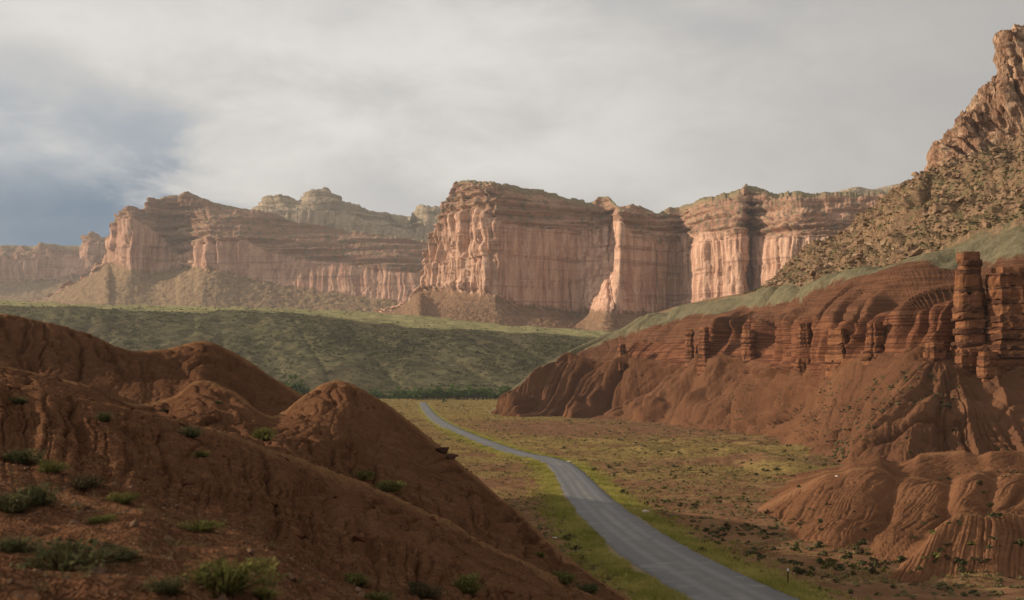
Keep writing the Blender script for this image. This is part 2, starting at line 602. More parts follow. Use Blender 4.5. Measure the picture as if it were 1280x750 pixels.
def road_x(y):
    return pchip(_rc[:, 1], _rc[:, 0], y)


_ys = np.linspace(30, _rc[-1, 1], 900)
_xs = pchip(_rc[:, 1], _rc[:, 0], _ys)
_xs = blur(_xs, 60, 0)
_slope = np.gradient(_xs, _ys)
ROAD_END = _rc[-1, 1]


def road_dist(x, y):
    yy = np.clip(y, 30, ROAD_END)
    xr = np.interp(yy, _ys, _xs)
    sl = np.interp(yy, _ys, _slope)
    d = (x - xr) / np.sqrt(1 + sl * sl)
    return np.where(y > ROAD_END, np.sqrt(d * d + (y - ROAD_END) ** 2) * np.sign(d + 1e-6), d)


HALF = 3.9


def ground_z(x, y):
    d = road_dist(x, y)
    ad = np.abs(d)
    k = sstep(ad, 6, 40)
    far = sstep(y, 2200, 900)
    z = floor_z(y) - 0.14 - 0.25 * sstep(ad, 4.2, 6.5)
    z = z + 0.25 * sstep(ad, 4.5, 8) * fbm(x / 5, y / 5, 0, 3, 3)
    hum = np.maximum(0, fbm(x / 26, y / 34, 0, 3, 11) + 0.12) * 1.9 * k
    right = sstep(d, 12, 60) * sstep(y, 90, 200) * sstep(y, 800, 420)
    z = z + hum * (0.35 + 0.65 * right) * (0.4 + 0.6 * far)
    z = z - 0.5 * k * cracks(x / 40, y / 40, 0, 21, 5) * far
    return z


def grass_amount(x, y):
    d = road_dist(x, y)
    g = 0.14 + 0.48 * sstep(y, 150, 380) + 0.45 * sstep(y, 800, 1150)
    g = g + 0.28 * fbm(x / 70, y / 30, 0, 3, 31)
    g = g - 0.45 * sstep(d, 45, 120) * sstep(y, 520, 300)
    g = g - 0.5 * sstep(y, 560, 640) * sstep(y, 860, 760) * sstep(d, 10, 60)
    return np.clip(g, 0, 1)


def build_ground():
    th = np.concatenate([np.linspace(-180, -40, 60, endpoint=False), np.linspace(-40, -3, 70, endpoint=False),
                         np.linspace(-3, 27, 560, endpoint=False), np.linspace(27, 180, 60)])
    r = np.concatenate([np.geomspace(4, 75, 30, endpoint=False), np.geomspace(75, 1700, 420, endpoint=False),
                        np.geomspace(1700, 8100, 30)])
    T, R = np.meshgrid(np.radians(th), r)
    X, Y = np.sin(T) * R, np.cos(T) * R
    Z = ground_z(X, Y)
    P = np.stack([X, Y, Z], -1)
    sheet('ground', P, M_ground, {'road_distance': np.abs(road_dist(X, Y)), 'grassy': grass_amount(X, Y)})


build_ground()


def build_road():
    ys = np.concatenate([np.linspace(30, 300, 240, endpoint=False), np.linspace(300, ROAD_END, 260)])
    xs = np.interp(ys, _ys, _xs)
    sl = np.interp(ys, _ys, _slope)
    u = np.array([-1.03, -1, -.75, -.5, -.25, 0, .25, .5, .75, 1, 1.03])
    nx, ny = 1 / np.sqrt(1 + sl * sl), -sl / np.sqrt(1 + sl * sl)
    X = xs[:, None] + nx[:, None] * u * HALF
    Y = ys[:, None] + ny[:, None] * u * HALF
    Z = floor_z(Y) + 0.05 - 0.05 * np.abs(u) ** 2 - 0.35 * (np.abs(u) > 1.01)
    edge = 0.12 * vnoise(ys[:, None] / 2.2, u * 3, 0, 5) * (np.abs(u) > 0.9)
    X = X + edge
    o = sheet('road', np.stack([X, Y, Z], -1), M_road, {'across': np.clip(np.broadcast_to(u, X.shape), -1, 1)})
    return o


build_road()

# ------------------------------------------------------------------ left clay hills (foreground)
SURF = {}


def build_left():
    cols = np.concatenate([np.linspace(-1500, -60, 80, endpoint=False), np.linspace(-60, 860, 700)])
    px = [-1500, -600, -60, 0, 50, 100, 175, 215, 250, 290, 340, 380, 420, 470, 520, 560, 600, 650, 700, 750, 790, 860]
    def c(py, D):
        return (px, py, D)
    near = c([800] * 22, [6.0] * 22)
    fore = c([700, 735, 765, 770, 772, 774, 776, 778, 780, 784, 790, 794, 798, 802, 808, 812, 816, 820, 826, 832, 838, 846], [10.5] * 22)
    berm = c([480, 570, 612, 620, 622, 630, 643, 660, 668, 673, 694, 715, 738, 755, 772, 778, 784, 790, 800, 808, 816, 826],
             [17] * 10 + [16.5] * 12)
    dip = c([500, 590, 632, 640, 642, 650, 664, 680, 688, 692, 712, 732, 750, 766, 782, 788, 794, 796, 800, 804, 810, 820],
            [20] * 10 + [20] * 12)
    f1 = c([410, 462, 474, 476, 482, 495, 511, 520, 528, 541, 562, 575, 588, 608, 632, 650, 675, 700, 726, 750, 768, 800],
           [30, 34, 36, 37, 38, 39, 41, 43, 45, 46, 48, 50, 52, 55, 58, 60, 63, 66, 69, 72, 74, 76])
    v1 = c([420, 470, 482, 484, 488, 500, 520, 536, 538, 541, 548, 560, 578, 604, 630, 648, 670, 696, 724, 748, 766, 798],
           [42, 48, 52, 54, 56, 58, 62, 64, 66, 68, 66, 66, 66, 70, 70, 70, 71, 73, 76, 78, 79, 80])
    k1 = c([330, 425, 452, 458, 466, 478, 505, 500, 478, 487, 518, 493, 476.5, 499, 535, 566, 600, 642, 690, 728, 752, 790],
           [90, 96, 98, 98, 100, 102, 108, 112, 112, 106, 100, 104, 106, 104, 101, 98, 96, 93, 90, 88, 86, 85])
    v2 = c([350, 440, 456, 462, 468, 478, 502, 496, 475, 490, 516, 512, 512, 525, 552, 580, 612, 652, 696, 732, 756, 794],
           [112, 118, 120, 122, 124, 124, 118, 122, 126, 128, 132, 140, 140, 130, 120, 112, 106, 100, 96, 93, 91, 90])
    b1 = c([270, 360, 386, 393, 401, 412, 438, 434, 428, 440, 471, 494, 512, 535, 560, 588, 618, 656, 700, 735, 760, 796],
           [150, 146, 146, 148, 150, 152, 154, 160, 165, 170, 178, 185, 180, 160, 140, 126, 116, 108, 101, 97, 95, 94])
    back = c([300, 400, 430, 440, 450, 460, 475, 475, 478, 485, 500, 512, 530, 550, 575, 600, 630, 665, 706, 740, 765, 800],
             [230, 230, 230, 230, 230, 230, 230, 230, 235, 240, 240, 235, 220, 195, 165, 145, 130, 118, 108, 103, 100, 98])
    rows = [24, 70, 22, 150, 24, 150, 24, 90, 14]
    P, t = loft(cols, [near, fore, berm, dip, f1, v1, k1, v2, b1, back], rows)
    P = blur(blur(P, 2, 0), 8, 1)
    n = normals(P)
    X, Y, Z = P[..., 0], P[..., 1], P[..., 2]
    D = Y
    T = np.broadcast_to(t[:, None], X.shape)
    # across-slope coordinate, wandering
    wx = X / Y * 34 + 0.45 * fbm(X / Y * 7, Y / 14, 0, 2, 41)
    amp = sstep(D, 18, 40)
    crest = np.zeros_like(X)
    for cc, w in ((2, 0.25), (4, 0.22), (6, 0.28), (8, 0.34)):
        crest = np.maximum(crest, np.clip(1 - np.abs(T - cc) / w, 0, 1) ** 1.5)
    low = 0.06 + 0.94 * np.clip(1 - crest, 0, 1)
    wx2 = wx + 0.10 * fbm(X / 1.2, Y / 2, 0, 3, 5)
    patch = 0.35 + 0.65 * sstep(fbm(X / 9, Y / 14, 0, 2, 49), -0.4, 0.3)
    rs = 0.8 + Y / 110
    disp = -0.46 * rs * amp * low * cracks(wx2 / 1.3, Y / 40, 0, 43, 6)
    disp -= 0.34 * rs * amp * low * patch * cracks(wx2 / 0.6, Y / 16, 0, 44, 5)
    disp -= 0.20 * rs * amp * low * patch * cracks(wx2 / 0.27, Y / 6, 0, 42, 3.5)
    disp -= sstep(D, 70, 110) * 0.5 * low * cracks((X + 0.25 * Y) / 11, Y / 60, 0, 45, 3)
    disp += 0.22 * sstep(D, 18, 60) * fbm(X / 10, Y / 14, 0, 3, 46)
    disp += (0.03 + 0.035 * sstep(D, 15, 60)) * fbm(X / 0.35, Y / 0.5, Z / 0.35, 3, 47)
    disp += 0.16 * (1 - sstep(D, 18, 30)) * fbm(X / 2.0, Y / 1.3, 0, 4, 48)
    P = P + n * disp[..., None]
    SURF['left'] = P
    sheet('hill', P, M_left, {'crest': crest * sstep(D, 18, 70) * 1.1 + 0.2 * crest})  # crest mask paints ridge and knob tops paler, standing in for light on them


build_left()

# ------------------------------------------------------------------ low clay mounds at the right
def build_mounds():
    cols = np.concatenate([np.linspace(860, 1290, 380, endpoint=False), np.linspace(1290, 1650, 60)])
    px = [860, 900, 950, 1000, 1040, 1080, 1110, 1140, 1180, 1210, 1245, 1280, 1400, 1650]
    def c(py, D):
        return (px, py, D)
    m0 = c([830] * 14, [88] * 14)
    m1 = c([765, 768, 772, 774, 770, 752, 722, 690, 654, 643, 642, 645, 625, 600],
           [110, 104, 102, 100, 100, 102, 106, 112, 120, 124, 126, 128, 126, 124])
    m2 = c([696, 694, 688, 676, 668, 666, 664, 660, 646, 638, 637, 639, 622, 598],
           [140, 140, 140, 138, 136, 138, 138, 140, 142, 144, 146, 146, 146, 146])
    m3 = c([655, 648, 632, 610, 597, 591, 591, 595, 603, 599, 596, 598, 590, 575],
           [185, 188, 192, 196, 198, 200, 202, 200, 196, 196, 196, 198, 200, 200])
    m4 = c([634, 629, 620, 603, 593, 588, 587, 589, 593, 591, 588, 590, 582, 566],
           [225, 225, 225, 226, 226, 228, 230, 230, 228, 228, 228, 230, 230, 230])
    m5 = c([618, 614, 608, 597, 590, 585, 582, 577, 574, 571, 569, 571, 566, 552],
           [255, 258, 260, 262, 264, 266, 268, 270, 270, 270, 270, 272, 272, 272])
    m6 = c([600, 597, 594, 588, 584, 580, 578, 576, 576, 576, 576, 578, 576, 570], [320] * 14)
    P, t = loft(cols, [m0, m1, m2, m3, m4, m5, m6], [100, 30, 110, 22, 36, 16])
    P = blur(blur(P, 4, 0), 10, 1)
    # keep the sheet a little below the open floor where no mound stands
    n = normals(P)
    X, Y, Z = P[..., 0], P[..., 1], P[..., 2]
    T = np.broadcast_to(t[:, None], X.shape)
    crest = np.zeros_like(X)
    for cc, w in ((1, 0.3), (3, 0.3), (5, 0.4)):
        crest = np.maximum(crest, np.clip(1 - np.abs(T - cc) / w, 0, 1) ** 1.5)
    low = 0.3 + 0.7 * (1 - crest)
    frac = np.clip(T - np.floor(T), 0, 1)
    shear = np.where(T < 1.5, 110 * sstep(cols, 1255, 1150)[None, :] - 25 * sstep(cols, 1250, 1300)[None, :], 85.0)
    q = cols[None, :] - shear * frac + 3.5 * fbm(X / 9, Y / 12, 0, 2, 51)
    vary = 0.25 + 0.75 * sstep(fbm(X / 12, Y / 14, 0, 2, 58), -.5, .5)
    disp = -0.30 * low * vary * cracks(q / 17, T * 1.1, 0, 52, 4)
    disp -= 0.20 * low * cracks((q + 1.6 * fbm(X / 2, Y / 3, 0, 2, 6)) / 4.6, T * 2.4, 0, 53, 3)
    bx, by, bd = project(P)
    def lines(ls, wid):
        d = np.full(X.shape, 1e9)
        for ln in ls:
            for (x0, y0), (x1, y1) in zip(ln[:-1], ln[1:]):
                ux, uy = x1 - x0, y1 - y0
                f = np.clip(((bx - x0) * ux + (by - y0) * uy) / (ux * ux + uy * uy), 0, 1)
                d = np.minimum(d, np.hypot(bx - x0 - f * ux, by - y0 - f * uy))
        return np.exp(-(d / wid) ** 1.5)
    ft = np.where(T < 3, sstep(T, 2.0, 2.6), 1)
    disp += 0.65 * ft * lines([[(1095, 592), (1062, 640), (1030, 690)], [(1222, 600), (1205, 628)], [(1035, 602), (985, 648)], [(1275, 600), (1262, 625)]], 17)
    disp -= 0.9 * lines([[(1188, 596), (1180, 640), (1140, 682), (1100, 712)], [(1122, 592), (1110, 640), (1060, 700)], [(1243, 598), (1232, 634)]], 9)
    disp += 1.6 * lines([[(1150, 577), (1205, 568)], [(1065, 582), (1100, 580)], [(1240, 576), (1290, 572)]], 9)
    disp += 0.5 * fbm(X / 22, Y / 26, 0, 3, 54) - 0.55 * low * cracks(q / 75, T * 0.4, 0, 55, 2.5)
    disp += 0.07 * fbm(X / 0.9, Y / 0.9, Z / 0.9, 3, 56)
    P = P + n * disp[..., None]
    fade = (sstep(cols, 1060, 880) * (1 + .5 * vnoise(cols / 30, 0, 0, 57)))[None, :] * sstep(T, 0, .8)
    P[..., 2] -= fade * 0.8
    SURF['mound'] = P
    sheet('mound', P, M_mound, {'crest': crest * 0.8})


build_mounds()

# ------------------------------------------------------------------ right-hand mountain side
def build_right():
    cols = np.concatenate([np.linspace(596, 1290, 760, endpoint=False), np.linspace(1290, 1900, 70)])
    px = [596, 620, 640, 700, 760, 830, 900, 940, 960, 1010, 1040, 1100, 1157, 1200, 1240, 1280, 1400, 1900]
    def c(py, D):
        return (px, py, D)
    A = c([534, 530, 525, 526, 526, 530, 542, 552, 560, 578, 592, 602, 604, 602, 598, 596, 590, 570],
          [1010, 980, 940, 910, 870, 780, 680, 610, 560, 430, 370, 330, 320, 315, 310, 308, 300, 290])
    B = c([533, 518, 503, 473, 463, 456, 450, 452, 455, 466, 462, 448, 448, 462, 468, 470, 470, 450],
          [1020, 1000, 985, 980, 950, 880, 790, 740, 700, 590, 540, 480, 430, 415, 410, 405, 400, 380])
    Cc = c([532, 517, 497, 454, 434, 413, 404, 404, 403, 402, 404, 398, 392, 384, 372, 366, 360, 330],
           [1025, 1005, 990, 992, 966, 896, 806, 756, 716, 607, 558, 500, 452, 438, 432, 426, 420, 400])
    Dd = c([531, 516.5, 496, 452, 428, 405, 391, 387, 383, 371, 358, 343, 334, 340, 334, 326, 310, 270],
           [1030, 1012, 1000, 1005, 1000, 950, 870, 820, 790, 690, 650, 590, 550, 530, 515, 500, 490, 470])
    E = c([530.5, 516, 495.5, 451, 420, 390, 373, 366, 362, 358, 350, 339, 321, 310, 294, 278, 250, 200],
          [1034, 1018, 1010, 1012, 1020, 985, 920, 870, 840, 740, 700, 640, 600, 580, 565, 550, 540, 520])
    F = c([530, 515.5, 495, 450, 419, 388.5, 372, 365, 354, 315, 298, 257, 217, 195, 182, 166, 130, 60],
          [1040, 1024, 1020, 1018, 1030, 1010, 960, 930, 920, 900, 890, 860, 830, 820, 815, 810, 800, 760])
    G = ([596, 620, 640, 700, 760, 830, 900, 940, 960, 1010, 1040, 1100, 1155, 1159, 1166, 1178, 1190, 1197, 1204, 1215, 1224, 1240, 1247, 1254.5, 1256.5, 1268, 1280, 1310, 1400, 1900],
         [530, 515, 494.5, 449.5, 418.5, 388, 371.5, 364.5, 353.5, 314, 297, 256, 217, 203, 186, 171, 161, 150, 138, 128, 116, 113, 99, 92, 48, 42, 28, 24, -40, -140],
         [1044, 1030, 1030, 1022, 1040, 1020, 975, 945, 936, 912, 902, 872, 850, 848, 848, 848, 848, 848, 848, 848, 848, 850, 850, 850, 850, 850, 850, 850, 840, 800])
    H = c([531, 520, 508, 470, 445, 420, 400, 390, 375, 330, 310, 265, 225, 170, 140, 60, -10, -110],
          [1100, 1100, 1100, 1100, 1120, 1110, 1080, 1060, 1060, 1040, 1030, 1010, 1000, 1000, 1000, 1000, 990, 950])
    rows = [150, 50, 40, 36, 120, 110, 10]
    P, t = loft(cols, [A, B, Cc, Dd, E, F, G, H], rows)
    P = blur(P, 4, 1)
    nb = normals(blur(blur(P, 20, 1), 10, 0))
    X, Y, Z = P[..., 0].copy(), P[..., 1].copy(), P[..., 2].copy()
    T = np.broadcast_to(t[:, None], X.shape)
    # along-slope coordinate (the ridge runs away from the camera), each point measured across the fall line
    s = 0.265 * X - 0.964 * Y
    w = s + 6 * fbm(X / 60, Y / 60, Z / 60, 2, 61)
    zone = lambda a, b, e=0.08: sstep(T, a - e, a + e) * sstep(T, b + e, b - e)
    slope_lo = np.sin((.12 + .88 * np.clip(T, 0, 1)) * math.pi) ** 0.7 * (T < 1)
    ridge = lambda lam, seed, pw=1.0: np.abs(vnoise(w / lam, T * 0.6, 0, seed)) ** pw
    w = w + 14 * fbm(X / 120, Y / 120, T * 0.8, 2, 60)
    spur = (np.clip(ridge(52, 62), 0, 0.6) - 0.25)
    sharp = 1 - np.sqrt(vnoise(w / 62, T * 0.5, 0, 62) ** 2 + 0.004) * 2.0
    bpx, bpy_, bd = project(P)
    spurs = [[(775, 452), (700, 486), (648, 516)], [(830, 450), (765, 488), (716, 519)], [(905, 448), (868, 480), (812, 520)], [(945, 450), (900, 492), (858, 528)],
             [(1000, 466), (935, 508), (885, 538)], [(1050, 460), (985, 500), (938, 534)], [(1098, 448), (1030, 496), (962, 548)], [(1160, 452), (1085, 512), (1000, 578)],
             [(1165, 470), (1118, 530), (1065, 590)], [(1178, 474), (1152, 530), (1128, 592)], [(1195, 476), (1215, 530), (1240, 590)], [(1245, 476), (1272, 530), (1300, 590)]]
    near_s = np.full(X.shape, 1e9)
    for sp in spurs:
        for (x0, y0), (x1, y1) in zip(sp[:-1], sp[1:]):
            ux, uy = x1 - x0, y1 - y0
            f = np.clip(((bpx - x0) * ux + (bpy_ - y0) * uy) / (ux * ux + uy * uy), 0, 1)
            near_s = np.minimum(near_s, np.hypot(bpx - x0 - f * ux + 3 * vnoise(X / 15, Y / 15, Z / 15, 92), bpy_ - y0 - f * uy))
    spur_h = np.exp(-near_s / 15.0)
    disp = bd * (0.0085 + 0.022 * sstep(bd, 420, 620)) * spur_h * (.55 + .45 * sstep(T, 0.0, 0.3)) * sstep(T, 1.15, 0.85)
    disp += 5.0 * slope_lo * (sharp - 0.35) * (0.5 + 0.5 * sstep(Y, 350, 650))
    cone = np.exp(-((cols[None, :] - 1150 + 60 * (1 - T)) / 60.0) ** 2) * (T < 1)
    ang = np.arctan2(bpx - 1178 + 4 * vnoise(X / 9, Y / 9, Z / 9, 94), np.maximum(bpy_ - 455, 4))
    fanz = slope_lo * sstep(cols, 930, 1010)[None, :]
    disp -= fanz * (2.6 * cracks(ang * 4.2, T * .9, 0, 95, 2.5) + 1.2 * cracks(ang * 11, T * 1.8, 0, 96, 2.5) + 0.5 * cracks(ang * 26, T * 3, 0, 97, 2.5))
    disp += 6.0 * cone * np.sin(np.clip(T, 0, 1) * math.pi) ** .6
    spur = 0.3 * spur_h
    fall = cols[None, :] + 100 * (1 - T) + 6 * fbm(X / 50, Y / 50, T, 2, 59)
    gs = (bd / 600.0) * slope_lo * sstep(cols, 1110, 1010)[None, :]
    disp -= gs * (7.5 * cracks(fall / 26, T * 1.1, 0, 111, 2.0) + 3.6 * cracks(fall / 11, T * 1.8, 0, 112, 2.0) + 1.5 * cracks(fall / 5, T * 3, 0, 113, 2.2))
    disp += 2.0 * slope_lo * (np.clip(ridge(17, 63), 0, .6) - 0.25)
    disp -= (0.9 + 1.3 * sstep(cols, 930, 1040)[None, :]) * slope_lo * cracks(w / 7.5, T * 1.6, 0, 64, 2.5)
    disp -= slope_lo * (0.9 * cracks(w / 3.4, T * 2.2, 0, 65, 2.5) + 0.35 * cracks(w / 1.5, T * 4, 0, 98, 2))
    # ledge band: fins and buttresses with strata
    pres = sstep(vnoise(w / 21, 3.3, 0, 90) + 0.4 * vnoise(w / 8, 1.3, 0, 91), -0.15, 0.3)
    lz = zone(1.0, 2.0, 0.25) * (0.15 + 0.85 * pres)
    fin = np.clip(np.abs(vnoise(w / 15, 0, 0, 66)) * 2.2, 0, 1) ** 0.8
    fin2 = np.clip(np.abs(vnoise(w / 5, Z / 40, 0, 67)) * 2.0, 0, 1)
    disp += lz * (12.0 * (fin - 0.5) + 4.0 * (fin2 - 0.5))
    strata = vnoise(Z / 1.7 + 0.004 * s, s / 60, 0, 68) + 0.6 * vnoise(Z / 0.8, s / 40, 0, 69)
    disp += (lz * 0.8 + zone(2.0, 3.0, 0.1) * 0.28) * np.tanh(strata * 2.5) * (.15 + .85 * sstep(vnoise(w / 28, Z / 14, 0, 93), -.25, .35))
    up = zone(2.0, 3.0, 0.2)
    disp += up * (7.0 * (np.clip(ridge(24, 70), 0, .6) - 0.25) - 1.0 * cracks(w / 5, T, 0, 71, 2))
    disp -= (1 - pres) * 15 * sstep(T, 1.05, 1.9) * sstep(T, 3.0, 2.0)
    gz = zone(3.0, 4.0, 0.25)
    disp += gz * (11.0 * (np.clip(ridge(44, 72), 0, .6) - 0.25) + 3 * (np.clip(ridge(15, 99), 0, .6) - 0.25))
    tz = zone(4.0, 5.0, 0.1) * sstep(cols, 930, 1010)[None, :]
    rough = fbm(X / 22, Y / 22, Z / 22, 4, 73)
    blocks = np.abs(fbm(X / 7, Y / 7, Z / 7, 3, 74))
    disp += tz * (5.0 * rough + 3.2 * blocks + 6 * (np.clip(ridge(60, 75), 0, .6) - .25))
    lip = zone(4.35, 4.52, 0.06) * sstep(fbm(X / 30, Y / 30, Z / 30, 2, 76), 0.05, 0.5) * sstep(cols, 1000, 1060)[None, :]
    disp += 7 * lip
    cz = zone(5.0, 6.0, 0.12) * sstep(cols, 1140, 1175)[None, :]
    sc = X + 0.4 * Y
    joint = np.clip(np.abs(vnoise(sc / 13, Z / 60, 0, 77)) * 2.4, 0, 1) ** 0.7
    joint2 = np.clip(np.abs(vnoise(sc / 4.5, Z / 16, 0, 78)) * 2.2, 0, 1)
    steps = np.tanh(2.5 * (vnoise(Z / 9, sc / 50, 0, 79) + 0.5 * vnoise(Z / 3.2, sc / 30, 0, 80)))
    sw = sc + 2.5 * fbm(X / 14, Y / 14, Z / 14, 2, 85)
    zw = Z + 3.0 * fbm(X / 16, Y / 16, Z / 16, 2, 86)
    sw = sc + 1.2 * fbm(X / 10, Y / 10, Z / 30, 2, 85)
    zw = Z + 2.0 * fbm(X / 16, Y / 16, Z / 16, 2, 86)
    disp += cz * (6 * (joint - 0.6) + 4.5 * cell(sw / 10, zw / 40, 87) + 2.6 * cell(sw / 4, zw / 17, 88) + 1.5 * cell(sw / 2.0, zw / 6, 89) + 0.6 * fbm(X / 6, Y / 6, Z / 6, 3, 100)
                  + 1.6 * np.tanh(3 * vnoise(Z / 5, sc / 60, 0, 79)))
    disp += 0.25 * fbm(X / 3, Y / 3, Z / 3, 3, 82) * (1 + 1.5 * tz)
    P = P + nb * disp[..., None]
    kB = 150
    tt = np.clip(T, 0, 1)
    P[..., 2] -= np.maximum(Z[kB] - Z[0], 0)[None, :] * (tt - tt ** 1.55)
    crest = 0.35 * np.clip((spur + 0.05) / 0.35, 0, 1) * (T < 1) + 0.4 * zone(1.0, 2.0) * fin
    # broken skyline of the upper cliff
    sk = sstep(T, 5.3, 6.0) * sstep(cols, 1150, 1180)[None, :]
    P[..., 2] += sk * (2.5 * cell(cols / 8, cols * 0, 83) + 1.5 * cell(cols / 3.5, cols * 0, 84) + .8 * vnoise(cols / 2.2, 0, 0, 84))[None, :]
    P[0, :, 2] -= 7
    SURF['right'] = P
    SURF['right_T'] = T
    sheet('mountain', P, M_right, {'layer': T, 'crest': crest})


build_right()

# ------------------------------------------------------------------ far cliffs
def cliff(name, cols, contours, rows, mat, size, flute, ledge, seed, skyamp=0.0, talus=1.0, blurc=3):
    P, t = loft(cols, contours, rows)
    P = blur(P, blurc, 1)
    nb = normals(blur(blur(P, 8, 1), 4, 0))
    X, Y, Z = P[..., 0].copy(), P[..., 1].copy(), P[..., 2].copy()
    T = np.broadcast_to(t[:, None], X.shape)
    mid = P[len(t) // 2]
    s = np.concatenate([[0], np.cumsum(np.hypot(*np.diff(mid[:, :2], axis=0).T))])[None, :]
    w = s + size * 0.12 * fbm(X / size, Y / size, Z / size, 2, seed)
    zone = lambda a, b, e=0.08: sstep(T, a - e, a + e) * sstep(T, b + e, b - e)
    wz = zone(1, 2, 0.07)
    uz = zone(2, 3, 0.1)
    tz = zone(0, 1, 0.1)
    f1 = np.clip(np.abs(vnoise(w / size, Z / (size * 6), 0, seed + 1)) * 2.2, 0, 1) ** 0.7
    f2 = np.clip(np.abs(vnoise(w / (size * .37), Z / (size * 2.6), 0, seed + 2)) * 2.2, 0, 1) ** 0.8
    f3 = vnoise(w / (size * .13), Z / (size * .9), 0, seed + 3)
    flute = np.interp(cols, *flute)[None, :] if isinstance(flute, tuple) else flute
    disp = wz * flute * (0.9 * (f1 - .6) + .5 * (f2 - .5) + .2 * f3)
    cw = w + size * .05 * fbm(X / size * 4, Y / size * 4, Z / size * 2, 2, seed + 13)
    disp += wz * flute * (.55 * cell(cw / (size * .55), Z / (size * 4.2), seed + 14) + .28 * cell(cw / (size * .21), Z / (size * 1.7), seed + 15))
    disp += uz * flute * (.30 * cell(cw / (size * .5), Z / (size * .5), seed + 16) + .16 * cell(cw / (size * .2), Z / (size * .2), seed + 17))
    disp += wz * flute * 0.12 * np.tanh(3 * vnoise(Z / (size * .6), s / (size * 5), 0, seed + 4))
    st = np.tanh(3 * (vnoise(Z / ledge, s / (ledge * 18), 0, seed + 5) + .6 * vnoise(Z / (ledge * .45), s / (ledge * 10), 0, seed + 6)))
    disp += uz * (ledge * 0.75 * st + flute * .35 * (f1 - .5) + flute * .2 * (f2 - .5) + flute * .35 * fbm(X / size, Y / size, Z / size, 3, seed + 7))
    disp += tz * talus * (size * .16 * (np.clip(np.abs(vnoise(w / (size * 2.6), T * .5, 0, seed + 8)), 0, .6) - .25)
                          + size * .06 * fbm(X / (size * .3), Y / (size * .3), Z / (size * .3), 4, seed + 9))
    P = P + nb * disp[..., None]
    sk = sstep(T, 2.55, 3.0)
    P[..., 2] += sk * skyamp * (.6 * cell(cols / 17, cols * 0, seed + 10) + .35 * cell(cols / 6, cols * 0, seed + 11)
                                + .25 * vnoise(cols / 2.5, 0, 0, seed + 12))[None, :]
    SURF[name] = P
    return sheet(name, P, mat, {'layer': T})


def L(*pts):
    a = np.array(pts, float)
    return (a[:, 0], a[:, 1], a[:, 2])


# central butte with its sunlit prow, and the long wall to its right
cliff('butte', np.linspace(470, 1230, 900), [
    L((470, 440, 2350), (620, 440, 2250), (760, 440, 2150), (1230, 440, 2150)),
    L((470, 393, 3400), (500, 385, 3330), (526, 364, 3280), (535, 362, 3240), (560, 362, 3140), (600, 366, 3010), (621, 369, 2960), (632, 373, 2968),
      (660, 380, 2992), (700, 384, 3026), (720, 388, 3050), (726, 387, 3020), (743, 387, 2860), (757, 388, 2710), (763, 389, 2700), (775, 390, 2722), (810, 390, 2790),
      (848, 386, 2872), (853, 384, 2840), (875, 380, 2670), (900, 378, 2600), (928, 376, 2540), (936, 376, 2610), (945, 376, 2570), (980, 374, 2460),
      (1010, 374, 2420), (1060, 374, 2400), (1230, 374, 2360)),
    L((470, 391, 3410), (500, 383, 3340), (526, 361, 3290), (532, 336, 3250), (545, 288, 3190), (560, 268, 3150), (600, 262, 3025), (621, 278, 2968), (640, 281, 2985),
      (660, 284, 3006), (700, 289, 3042), (735, 292, 3072), (766, 284, 3080), (770, 276, 2930), (773, 275, 2790), (777, 277, 2785), (790, 290, 2800), (820, 304, 2840),
      (848, 302, 2886), (855, 296, 2850), (875, 292, 2684), (900, 291, 2616), (928, 292, 2556), (936, 292, 2620), (945, 293, 2586), (980, 296, 2476),
      (1010, 297, 2436), (1060, 296, 2426), (1230, 296, 2386)),
    L((470, 390, 3420), (500, 382, 3350), (526, 359, 3300), (532, 332, 3260), (538, 305, 3220), (546, 279, 3195), (554, 260, 3175), (561, 243, 3160), (567, 226, 3150),
      (600, 227, 3070), (622, 232, 3020), (640, 236, 3040), (660, 240, 3080), (690, 245, 3130), (715, 253, 3140), (735, 257, 3150), (748, 250, 3150), (757, 249, 3130), (767, 255, 3040),
      (773, 261, 2960), (790, 257, 2930), (810, 265, 2950), (822, 270, 2960), (835, 261, 2970), (848, 260, 2970), (860, 258, 2910), (880, 250, 2760), (900, 248, 2700), (925, 243, 2650),
      (932, 236, 2660), (945, 237, 2650), (955, 243, 2630), (972, 250, 2580), (985, 246, 2560), (1000, 243, 2540), (1020, 247, 2530), (1060, 246, 2520), (1230, 246, 2480)),
    L((470, 460, 3900), (545, 440, 3900), (563, 400, 3900), (575, 250, 3900), (640, 242, 3700), (760, 258, 3700), (830, 272, 3700), (930, 250, 3500), (1230, 255, 3400)),
], [60, 130, 70, 6], M_butte, 38, ([470, 525, 535, 620, 632, 720, 730, 770, 785, 845, 860, 1230], [8, 12, 17, 17, 5, 5, 8, 8, 4.5, 4.5, 9, 9]), 9, 100, 5.0)

# pale domes far behind the wall, at the right
cliff('dome', np.linspace(1000, 1240, 200), [
    L((1000, 300, 3900), (1240, 300, 3900)),
    L((1000, 275, 4000), (1240, 275, 4000)),
    L((1000, 255, 4100), (1040, 250, 4100), (1075, 246, 4100), (1240, 244, 4100)),
    L((1000, 247, 4300), (1040, 243, 4300), (1058, 239, 4300), (1072, 235, 4300), (1085, 237, 4300), (1100, 236, 4300), (1125, 232, 4300), (1240, 222, 4300)),
    L((1000, 260, 4900), (1240, 240, 4900)),
], [10, 30, 40, 6], M_dome, 60, 7, 9, 160, 2.0)

